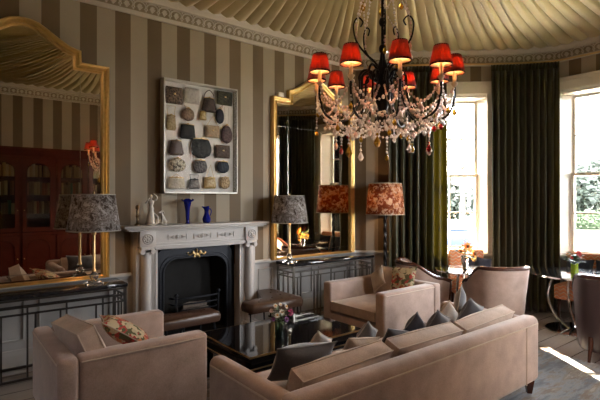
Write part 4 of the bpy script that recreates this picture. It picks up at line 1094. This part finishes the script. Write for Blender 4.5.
def bench(label, Wn, ln, shift, group='upholstered window benches'):
    A, B = Vector(Wn[0]), Vector(Wn[1]); e = (B-A).normalized(); n = Vector((e.y, -e.x)); c = (A+B)/2+n*.30+e*shift
    rt = thing('window_bench', label, 'bench', (c.x, c.y, .001), math.atan2(e.y, e.x), group=group)   # local -y faces the room
    m = MB(); m.box((0, -.01, .36), (ln, .39, .20), bev=.03, seg=3); m.build('seat', M['chevron'], rt)
    m = MB(); m.box((0, .235, .56), (ln, .09, .60), bev=.03, seg=3); m.build('backrest', M['chevron'], rt)
    for sx in (-1, 1):
        for yy in (-.16, .22):
            m = MB(); m.tube([(sx*(ln/2-.06), yy, .27), (sx*(ln/2-.05), yy, .0)], [.024, .015], 8); m.build('leg', M['woodd'], rt)
    return rt, c, e, n
b1, c, e, n = bench('terracotta zigzag bench under the first bow window', W1, .50, .15)
for s, lb in ((.05, 'dark cushion behind the orange flowers on the first window bench'), (.18, 'dark cushion at the right end of the first window bench')):
    q = c+e*s-n*.10
    fc = scatter('scatter_cushion', lb, M['navyv'], (q.x, q.y, .655), .22, .30, .10, Euler((R(-14), R(8), math.atan2(e.y, e.x)), 'XYZ'), 31+int(s*10), None); rest(fc, .464); SOFT.append((fc, b1, -Vector((-n.x, -n.y, 0))))
b2, c, e, n = bench('terracotta zigzag bench behind the large glass table', W2, .78, .0)
for s, lb in ((-.19, 'ink blue cushion on the bench behind the red flowers'), (.18, 'ink blue cushion at the far end of the second bench')):
    q = c+e*s-n*.10
    fc = scatter('scatter_cushion', lb, M['navyv'], (q.x, q.y, .64), .36, .34, .11, Euler((R(-14), 0, math.atan2(e.y, e.x)), 'XYZ'), 41+int(s*10), None); rest(fc, .464); SOFT.append((fc, b2, -Vector((-n.x, -n.y, 0))))

p = at(465, 5.80, .7055)
rt = thing('flower_vase', 'silver vase of orange gerberas on the table by the first window', 'vase of flowers', p)
m = MB(); m.lathe([(.034, 0), (.038, .008), (.026, .03), (.036, .06), (.048, .10), (.046, .13), (.036, .15), (.040, .165)], 22, cap=False); m.lathe([(0, .002), (.034, .002)], 22, cap=False); m.build('silver_vase', M['chrome'], rt, solid=.002)
bouquet(rt, .165, [('orange', -.05, -.06, .13, .080), ('amber', .055, -.08, .03, .085), ('orange', .12, -.04, .02, .065), ('amber', .0, -.10, -.01, .055), ('red', .02, .02, .20, .022), ('white', .11, .03, .16, .02), ('amber', -.06, .02, .06, .05)], 34, .17, .13, 5, .028)
p = at(574.5, 5.5, .6955)
rt = thing('flower_vase', 'lime green vase with a red flower on the large glass table', 'vase of flowers', p)
lime = NT('lime green glass').set(.08, 0, Transmission_Weight=.5).col((.45, .62, .02)).m
m = MB(); m.lathe([(.036, 0), (.040, .005), (.040, .125), (.041, .13)], 24, cap=False); m.lathe([(0, .002), (.037, .002)], 24, cap=False); m.build('glass_vase', lime, rt, solid=.004)
bouquet(rt, .13, [('red', -.02, -.05, .12, .062), ('red', .05, .0, .11, .036), ('red', -.06, .01, .07, .026)], 46, .16, .11, 9, .032)

# ------------------------------------------------------------------ chandelier
CH = Vector((2.33, 2.04, 0)); RC = .455
ch = thing('chandelier', 'wrought iron chandelier with red pleated shades and crystal drops', 'chandelier', (CH.x, CH.y, 2.460), R(-TH))   # local +y points away from the camera
zz = lambda z: z-2.475
m = MB(); m.tube([(0, 0, zz(2.30)), (0, 0, zz(4.40))], .011, 8)
for z in (2.62, 2.80, 3.0, 3.22): m.ball((0, 0, zz(z)), (.026, .026, .034), 12, 8)
m.build('iron_stem', M['iron2'], ch)
m = MB(); m.lathe([(0, zz(2.10)), (.02, zz(2.11)), (.045, zz(2.16)), (.03, zz(2.21)), (.05, zz(2.27)), (.06, zz(2.34)), (.035, zz(2.40)), (.05, zz(2.45)), (.02, zz(2.55)), (.012, zz(2.62))], 18); m.build('hub', M['iron2'], ch)
HZ = []
rndc = random.Random(11)
for k in range(10):
    a = R(-90-34+36*k); ca, sa = math.cos(a), math.sin(a)
    dz = .028*sa; zc = 2.365+dz; HZ.append((ca, sa, zc))
    P = [(.045, 2.40), (.10, 2.46), (.15, 2.43), (.155, 2.36), (.17, 2.26), (.235, 2.16), (.33, 2.125), (.42, 2.17), (RC, 2.27), (RC, zc-.012)]
    m = MB(); m.tube(spline([(r*ca, r*sa, zz(z+dz*min(1, r/RC))) for r, z in P], 6), .0078, 7); ar = m.build('arm', M['iron2'], ch)
    m = MB(); m.lathe([(.004, -.03), (.009, -.022), (.020, -.006), (.022, 0), (.012, .002), (.012, .012), (0, .013)], 14, c=(RC*ca, RC*sa, zz(zc))); m.build('drip_pan', M['candle'], ar)
    m = MB(); m.lathe([(.0125, .013), (.0125, .075), (0, .076)], 12, c=(RC*ca, RC*sa, zz(zc))); m.build('candle_tube', M['candle'], ar)
    m = MB(); m.lathe([(.064, .066), (.058, .095), (.050, .135), (.041, .178)], 96, c=(RC*ca, RC*sa, zz(zc)), ripple=20, amp=.05, cap=False); m.build('lamp_shade', M['redsilk'], ar, ang=80, solid=.0015)
    m = MB(); m.lathe([(.064, .0615), (.067, .063), (.067, .071), (.064, .071)], 40, c=(RC*ca, RC*sa, zz(zc)), cap=False); m.build('lower_braid', M['woodd'], ar); m = MB(); m.lathe([(.043, .174), (.043, .180), (.040, .180)], 40, c=(RC*ca, RC*sa, zz(zc)), cap=False); m.build('upper_braid', M['woodd'], ar)
    m = MB(); m.lathe([(.0600, .068), (.038, .175)], 40, c=(RC*ca, RC*sa, zz(zc)), cap=False); m.build('shade_lining', M['lining'], ar, solid=.001)
    bulb(ch, (RC*ca, RC*sa, zz(zc)+.118), BULB_W, (1, .60, .32), .016)
for k in range(10):                        # upper scrolls round the stem
    a = R(-90-6+36*k); ca, sa = math.cos(a), math.sin(a)
    if k % 2 == 0: P = [(.02, 2.42), (.05, 2.52), (.12, 2.58), (.185, 2.66), (.205, 2.76), (.175, 2.815), (.14, 2.79), (.155, 2.755)]
    else: P = [(.03, 2.40), (.07, 2.47), (.13, 2.49), (.165, 2.44), (.14, 2.395), (.10, 2.41), (.11, 2.445)]
    m = MB(); m.tube(spline([(r*ca, r*sa, zz(z)) for r, z in P], 6), [.0065]*20+[.0055]*23 if k % 2 == 0 else [.0085]*18+[.0065]*19, 7); m.build('iron_scroll', M['iron2'], ch)
def strand(pts, rb, mat, gap=None, name='bead_strand'):
    pts = [Vector(p) for p in pts]; L = [0]
    for a, b in zip(pts, pts[1:]): L.append(L[-1]+(b-a).length)
    m = MB(); rb *= 1.08; gap = gap or rb*2.7; cnt = max(2, int(L[-1]/gap)); j = 0
    m.tube(pts, .0011, 3)
    for i in range(cnt+1):
        s = L[-1]*i/cnt
        while j < len(L)-2 and s > L[j+1]: j += 1
        q = pts[j].lerp(pts[j+1], (s-L[j])/max(1e-6, L[j+1]-L[j])); f = 1.25 if i % 3 == 1 else .85
        m.ball(q, (rb*f*.85, rb*f*.85, rb*f*1.15), 6, 4)
    return m.build(name, mat, ch, ang=None)
def sag(a, b, dip, n=10): a = Vector(a); b = Vector(b); return [a.lerp(b, i/n)+Vector((0, 0, -dip*4*(i/n)*(1-i/n))) for i in range(n+1)]
def drop(p, h, mat, name='pendant'):
    m = MB(); r = h*.30; m.lathe([(0, -h), (r*.55, -h*.88), (r, -h*.62), (r*.75, -h*.38), (r*.25, -h*.10), (0, 0)], 8, c=p); m.tube([p, p+Vector((0, 0, .012))], .0012, 3); m.ball(p+Vector((0, 0, .008)), r*.42, 6, 4); return m.build(name, mat, ch, ang=None)
cups = [Vector((RC*c, RC*s, zz(z)-.012)) for c, s, z in HZ]
mats = [M['crystal'], M['crystalp'], M['crystal'], M['crystalp'], M['amber'], M['crystal'], M['ruby']]
for k in range(10):
    a = cups[k]; b = cups[(k+1) % 10]; c, s, z = HZ[k]
    strand(sag(a, b, .14), .0088, M['crystalp'] if k % 2 else M['crystal'])
    strand(sag(a+Vector((0, 0, -.02)), Vector((.06*c, .06*s, zz(2.36))), .13), .0085, M['crystalp'])
    low = Vector((.33*c, .33*s, zz(2.12))); low2 = Vector((.33*HZ[(k+1) % 10][0], .33*HZ[(k+1) % 10][1], zz(2.12)))
    strand(sag(low, low2, .055), .0092, M['crystal'])
    strand(sag(a+Vector((0, 0, -.06)), low2, .06), .0085, M['crystalp'])
    strand(sag(low, Vector((.045*c, .045*s, zz(2.13))), .075), .0088, M['crystal'])
    pa = a+Vector((0, 0, -.03)); strand([pa, pa+Vector((0, 0, -.10-.06*(k % 3)))], .0072, M['crystal'])
    drop(pa+Vector((0, 0, -.115-.06*(k % 3))), .045+.01*(k % 2), (M['amber'], M['crystal'], M['ruby'], M['amber'])[k % 4])
    q = (a+b)/2+Vector((0, 0, -.15)); drop(q, .045, (M['crystal'], M['crystalp'], M['amber'])[k % 3])
    q = (low+low2)/2+Vector((0, 0, -.06)); ln = .05+.05*((k*7) % 4)/3; strand([q, q+Vector((0, 0, -ln))], .0075, M['crystal']); drop(q+Vector((0, 0, -ln-.012)), .055+.02*(k % 3 == 0), (M['amber'], M['crystal'], M['ruby'], M['crystalp'], M['amber'])[k % 5])
    drop(low+Vector((0, 0, -.02)), .05, (M['crystal'], M['ruby'], M['crystal'], M['amber'])[(k*3) % 4])
    q = Vector((.20*c, .20*s, zz(2.06))); drop(q, .05, (M['crystalp'], M['amber'], M['crystal'])[k % 3]); strand([q+Vector((0, 0, .01)), q+Vector((0, 0, .065))], .007, M['crystal'])
    if k < 5:
        aa = R(-90-6+72*k); e = Vector((.185*math.cos(aa), .185*math.sin(aa), zz(2.79)))
        top_ = Vector((.03*math.cos(aa), .03*math.sin(aa), zz(3.45)))
        strand(sag(top_, e, .03), .0085, M['crystal']); strand([e, e+Vector((0, 0, -.20))], .008, M['crystalp']); drop(e+Vector((0, 0, -.215)), .05, (M['amber'], M['crystal'])[k % 2])
        a2 = R(-90+30+72*k); e2 = Vector((.135*math.cos(a2), .135*math.sin(a2), zz(2.96)))
        strand(sag(Vector((.03*math.cos(a2), .03*math.sin(a2), zz(3.3))), e2, .02), .0085, M['crystal']); drop(e2+Vector((0, 0, -.012)), .055, M['amber']); strand([e2, e], .007, M['crystal'])
        drop(top_+Vector((.02*math.cos(aa), .02*math.sin(aa), -.25)), .045, M['amber'])
# a loose garland of crystals under the arms
rb = random.Random(5)
m = MB(); pts = []
for k in range(84):
    a = 2*PI*k/84; rr = .37+.03*math.sin(k*1.7); p = Vector((rr*math.cos(a), rr*math.sin(a), zz(2.14)+.03*math.sin(k*2.3)+.03*math.cos(10*a)+.028*math.sin(a)))
    pts.append(p); m.ball(p+Vector((0, 0, rb.uniform(-.02, .02))), rb.uniform(.008, .014), 6, 4)
m.tube(pts, .0022, 4, closed=True); m.build('crystal_garland', M['crystal'], ch, ang=None)
# ------------------------------------------------------------------ bookcase along the opposite wall (seen in the left mirror)
BX0, BX1, BYF = .62, 2.90, .035
bk = thing('bookcase', 'long mahogany bookcase with arched glazed doors, reflected in the left mirror', 'bookcase', (0, 0, .001))
bd = BYF-FY-.025
m = MB(); yb = FY+.012
m.span((BX0, yb, .0), (BX1, yb+.02, 2.48)); m.span((BX0, yb, .0), (BX1, BYF-.03, .09)); m.span((BX0, yb, .93), (BX1, BYF, .98)); m.span((BX0, yb, 2.36), (BX1, BYF-.03, 2.42))
NB = 4; bw = (BX1-BX0)/NB
for k in range(NB+1): m.span((BX0+bw*k-.02, yb, .09), (BX0+bw*k+.02, BYF-.03, 2.36))
m.build('carcass', M['mahog'], bk, ang=None)
for z in (1.31, 1.66, 2.0): m = MB(); m.span((BX0+.02, yb+.02, z-.012), (BX1-.02, BYF-.05, z+.012)); m.build('shelf', M['mahog'], bk, ang=None)
m = MB(); m.sweep([(-.03, 2.40), (.0, 2.40), (.03, 2.44), (.035, 2.48), (.07, 2.52), (.07, 2.55), (-.30, 2.55), (-.30, 2.43)], [(BX1+.02, BYF-.02), (BX0-.02, BYF-.02)]); m.build('cornice', M['mahog'], bk)
for k in range(NB):
    x0 = BX0+bw*k+.024; x1 = BX0+bw*(k+1)-.024; cx = (x0+x1)/2; hw = (x1-x0)/2
    for z0, z1, glazed in ((.99, 2.355, True), (.10, .92, False)):
        iw = hw-.07; zt = z1-.08
        inner = [(-iw, z0+.08)]+[(-iw*math.cos(a)*(1 if True else 1), zt-.20+.20*(math.sin(a)**.8)) for a in [PI*q/12 for q in range(0, 13)]]+[(iw, z0+.08)]
        outer = [(-hw, z0)]+[(-hw, z1) if q < 1 else ((-hw+2*hw*q/12), z1) for q in range(13)]+[(hw, z0)]
        n = len(inner); vs = []; fs = []
        for yy in (BYF-.028, BYF-.004):
            vs += [(x+cx, yy, z) for x, z in outer]+[(x+cx, yy, z) for x, z in inner]
        for o in (0, 2*n):
            for i in range(n): fs.append((o+i, o+(i+1) % n, o+n+(i+1) % n, o+n+i))
        for i in range(n):
            j = (i+1) % n; fs += [(i, j, 2*n+j, 2*n+i), (n+i, n+j, 3*n+j, 3*n+i)]
        m = MB(); m.add(vs, fs); dr = m.build('door', M['mahog'], bk, ang=None)
        m = MB(); m.span((x0+.05, BYF-.02, z0+.06), (x1-.05, BYF-.015, z1-.06)); m.build('pane' if glazed else 'door_panel', M['pane'] if glazed else M['mahog'], dr, ang=None)
        m = MB(); m.tube([(x+cx, BYF-.002, z) for x, z in inner], .007, 5, closed=True); m.build('door_moulding', M['mahog'], dr)
        m = MB(); m.ball((cx+(hw-.03)*(1 if k % 2 == 0 else -1), BYF+.004, z0+.40), .010, 8, 6); m.build('knob', M['brass'], dr)
bkc = [('tan', (.62, .44, .24)), ('cream', (.75, .66, .48)), ('russet', (.36, .11, .05)), ('dark green', (.05, .10, .055)), ('brown', (.24, .13, .07))]
BKM = {n: plain(n+' book cloth', c, .7, var=.2, scale=40) for n, c in bkc}
rnd = random.Random(3); ords = ('leftmost', 'second', 'third', 'fourth')
for k in range(4):
    for r, z in enumerate((1.322, 1.672, 2.012)):
        x = BX0+bw*k+.06
        while x < BX0+bw*(k+1)-.09:
            tw = rnd.uniform(.028, .052); h = rnd.uniform(.19, .26)
            nm = rnd.choice(('tan', 'cream', 'tan', 'brown') if r == 2 else ('russet', 'brown', 'tan', 'dark green', 'brown', 'cream'))  # warm light on the top shelf is put into tan and cream covers
            d = rnd.uniform(.15, .19); yb2 = BYF-.075
            m = MB(); P = [(-tw/2, 0), (tw/2, 0)]
            m.prism([(-tw/2, -d), (tw/2, -d), (tw/2, 0), (tw*.3, .006), (0, .008), (-tw*.3, .006), (-tw/2, 0)], 0, h)
            o = m.build('book', BKM[nm], loc=(x+tw/2, yb2, z+.002), ang=40)
            tag(o, '%s book on the %s shelf of the %s bookcase bay, seen in the mirror' % (nm, ('lower', 'middle', 'top')[r], ords[k]), 'book', 'books behind the glazed bookcase doors')
            m = MB()
            for zq in (.15, .8): m.box((0, .0085, h*zq), (tw*.55, .002, .004))
            x += tw+.003
            if rnd.random() < .08: x += .05

# ------------------------------------------------------------------ outside
GZ = -1.0
GR = NT('mown lawn').set(.9); v = GR.coord('Object'); GR.col(GR.ramp(GR.noise(v, .8, 6, .7), [(.3, (.016, .034, .008)), (.7, (.034, .060, .016))])); M['lawn'] = GR.m
M['gravel'] = plain('pale gravel drive', (.50, .46, .40), .9, var=.2, scale=6)
M['leafd'] = plain('dark evergreen leaf', (.030, .042, .030), .7, var=.4, scale=1)
M['leafp'] = plain('pale bare twig', (.16, .15, .14), .8, var=.3, scale=1)
M['bark'] = plain('grey bark', (.10, .085, .07), .9, var=.3, scale=4)
def W(u, dist, z=GZ): return at(u, dist, z)
m = MB(); m.grid(lambda i, j: Vector((-40+200*i, -80+220*j, GZ-.02-.0*i)), 12, 12)
gl = m.build('lawn', M['lawn'], ang=None); gl['kind'] = 'structure'
m = MB(); q0 = MB(); q0.prism([(c.x, c.y) for c in (Vector((4.6, -9)), Vector((16, -9)), Vector((22, 4)), Vector((19, 17)), Vector((12, 26)), Vector((0, 27)), Vector((-2, 5.6)), Vector((5.2, 5.6)), Vector((7.6, 3.8)), Vector((7.6, .5)), Vector((4.6, -1.4)))], GZ-.01, GZ+.004); o = q0.build('ground', M['gravel'], ang=None); o['kind'] = 'structure'  # near gravel added out of view, pale to bounce light onto the ceiling
m = MB(); A = [W(440, 31), W(520, 30.5), W(580, 29.5), W(680, 27.5)]; B = [W(440, 35), W(520, 34.5), W(580, 34), W(680, 33)]
A = [W(380, 18)]+A; B = [W(380, 35)]+B
m.grid(lambda i, j: A[round(i*4)].lerp(B[round(i*4)], j)+Vector((0, 0, .01)), 5, 2); dv = m.build('path', M['gravel'], ang=None); dv['kind'] = 'structure'
def foliage(cx, cy, cz, rx, ry, rz_, n, size, seed):
    rn = random.Random(seed); m = MB()
    for k in range(n):
        while True:
            p = Vector((rn.uniform(-1, 1), rn.uniform(-1, 1), rn.uniform(-1, 1)))
            if .25 < p.length < 1: break
        p = Vector((cx+p.x*rx, cy+p.y*ry, cz+p.z*rz_)); a = Vector((rn.uniform(-1, 1), rn.uniform(-1, 1), rn.uniform(-.6, .6))).normalized(); b = a.orthogonal().normalized(); s = size*rn.uniform(.5, 1.3)
        m.add([p-a*s, p+b*s*.5, p+a*s, p-b*s*.5+a.cross(b)*s*.3], [(0, 1, 2), (0, 2, 3)])
    return m
def tree(u, dist, h, r, label, mat, n, seed, size=.35, bare=False, low=.25):
    p = W(u, dist); rn = random.Random(seed)
    rt = thing('tree', label, 'tree', p, group='trees beyond the lawn')
    m = MB(); m.tube([(0, 0, -.05), (.1, 0, h*.3), (0, .1, h*.65), (.05, 0, h*.85)], [.028*h, .02*h, .012*h, .004*h], 8)
    for k in range(26 if bare else 10):
        a = rn.uniform(0, 2*PI); z = h*rn.uniform(.28, .75); L = r*rn.uniform(.6, 1.05); q = Vector((L*math.cos(a), L*math.sin(a), z+L*rn.uniform(.3, .9)))
        c = Vector((.05, 0, z)); mid = c.lerp(q, .5)+Vector((0, 0, -.08*L)); m.tube([c, mid, q], [.007*h, .004*h, .0015*h], 5)
        for w_ in range(5 if bare else 0):
            f = rn.uniform(.4, 1); s0 = c.lerp(q, f); s1 = s0+Vector((rn.uniform(-1, 1), rn.uniform(-1, 1), rn.uniform(.1, 1)))*r*.35; m.tube([s0, s1], [.0028*h, .001*h], 4)
    m.build('trunk', M['bark'], rt)
    foliage(0, 0, h*(.5+low/2), r, r, h*(.5-low/2), n, size, seed).build('crown', mat, rt, ang=None)
tree(462, 36, 9.5, 3.6, 'bare twiggy tree beyond the parked cars, seen through the first window', M['leafp'], 900, 1, .22, True)
tree(486, 52, 6.6, 2.6, 'dark evergreen tree behind the bare twiggy tree', M['leafd'], 1500, 2, .4, low=.05)
tree(452, 46, 5.4, 2.6, 'dark evergreen tree left of the bare twiggy tree', M['leafd'], 1400, 3, .4, low=.05)
tree(570, 44, 6.2, 2.3, 'dark evergreen tree at the left of the second window view', M['leafd'], 1500, 4, .4, low=.15)
tree(603, 51, 7.2, 2.4, 'dark evergreen tree at the right of the second window view', M['leafd'], 1600, 5, .4, low=.10)
tree(655, 42, 7.0, 2.4, 'dark evergreen tree beyond the right edge of the picture', M['leafd'], 1500, 6, .4, low=.10)
c = W(590, 40)
foliage(0, 0, .75, 9.0, 1.1, .85, 5200, .16, 9).build('hedge', plain('clipped hedge leaf', (.05, .08, .035), .8, var=.3), ang=None, loc=(c.x, c.y, GZ), rot=(0, 0, R(-62)))
tag(bpy.data.objects['hedge'], 'low clipped hedge along the far side of the drive', 'hedge')
CAR_G = NT('car window glass').set(.3, 0, Specular_IOR_Level=.2).col((.04, .05, .07)).m; TYRE = plain('tyre rubber', (.02, .02, .02), .8)
def car(label, u, dist, heading, col):
    p = W(u, dist); rt = thing('car', label, 'car', (p.x, p.y, GZ-.002), heading, group='cars parked outside')
    paint = NT('car paint '+label[:6]).set(.45, 0, Specular_IOR_Level=.25).col(col).m
    side = [(2.1, .30), (2.15, .62), (1.98, .80), (1.05, .96), (.35, 1.40), (-.95, 1.43), (-1.75, 1.02), (-2.12, .95), (-2.15, .35)]
    m = MB(); sp = spline([(x, 0, z) for x, z in side], 4); n = len(sp); rings = []
    for yy, k in ((-.86, .0), (-.84, .6), (-.70, 1), (.70, 1), (.84, .6), (.86, 0)):
        for q in sp: z = q.z; inset = .13*sm(.95, 1.4, z); rings.append(Vector((q.x*(.97+.03*k), yy*(1-inset), .28+(z-.28)*(.97+.03*k))))
    m.add(rings, [(r*n+i, r*n+(i+1) % n, (r+1)*n+(i+1) % n, (r+1)*n+i) for r in range(5) for i in range(n)]+[tuple(range(n)), tuple(5*n+i for i in range(n))])
    m.build('car_body', paint, rt, ang=40)
    for s in (-1, 1):
        m = MB(); m.add([(.80, s*.845, .97), (.30, s*.79, 1.32), (-.90, s*.785, 1.34), (-1.45, s*.84, 1.00)], [(0, 1, 2, 3)]); m.build('side_window', CAR_G, rt, ang=None, solid=.02)
    m = MB(); m.add([(1.06, -.66, 1.0), (1.06, .66, 1.0), (.42, .58, 1.40), (.42, -.58, 1.40)], [(0, 1, 2, 3)]); m.build('windscreen', CAR_G, rt, ang=None, solid=.03)
    m = MB(); m.add([(-1.76, -.64, 1.06), (-1.76, .64, 1.06), (-1.02, .58, 1.42), (-1.02, -.58, 1.42)], [(0, 1, 2, 3)]); m.build('rear_window', CAR_G, rt, ang=None, solid=.03)
    for x in (1.35, -1.35):
        for s in (-1, 1):
            m = MB(); m.lathe([(.20, -.10), (.31, -.09), (.315, 0), (.31, .09), (.20, .10)], 20, M=Matrix.Translation((x, s*.80, .317)) @ Matrix.Rotation(R(90), 4, 'X')); wh = m.build('wheel', TYRE, rt)
            m = MB(); m.lathe([(0, -.10), (.2, -.095), (.2, .095), (0, .10)], 14, M=Matrix.Translation((x, s*.80, .317)) @ Matrix.Rotation(R(90), 4, 'X')); m.build('hub', M['chrome'], wh)
    for s in (-1, 1): m = MB(); m.ball((2.03, s*.62, .70), (.10, .16, .07), 8, 6); m.build('headlamp', M['chrome'], rt)
car('silver blue car parked nearest, at the left of the first window view', 457, 24.5, R(205), (.022, .040, .085))
car('pale blue car parked behind the silver blue one', 474, 29.5, R(205), (.06, .075, .10))
car('grey blue car parked at the right of the first window view', 490, 36.0, R(205), (.012, .022, .045))

# ------------------------------------------------------------------ settle the soft things so nothing is pushed into its neighbour
from mathutils.bvhtree import BVHTree
bpy.context.view_layer.update()
def tree_of(rt, shift=Vector((0, 0, 0))):
    vs = []; fs = []
    def rec(o):
        if o.type == 'MESH':
            k = len(vs); vs.extend([o.matrix_world @ v.co + shift for v in o.data.vertices]); fs.extend([[i+k for i in p.vertices] for p in o.data.polygons])
        for c in children(o): rec(c)
    rec(rt); return BVHTree.FromPolygons(vs, fs)
done = {}
for rt, host, dr in SOFT:
    others = [tree_of(host)]+done.get(host.name, [])
    up = Vector((0, 0, 0))
    for step in range(40):
        sh = dr*(.01*step)
        tt = tree_of(rt, sh)
        if not any(tt.overlap(o) for o in others): break
    rt.location += sh; done.setdefault(host.name, []).append(tt)
    print('SETTLE', rt['label'], round(sh.length, 3))
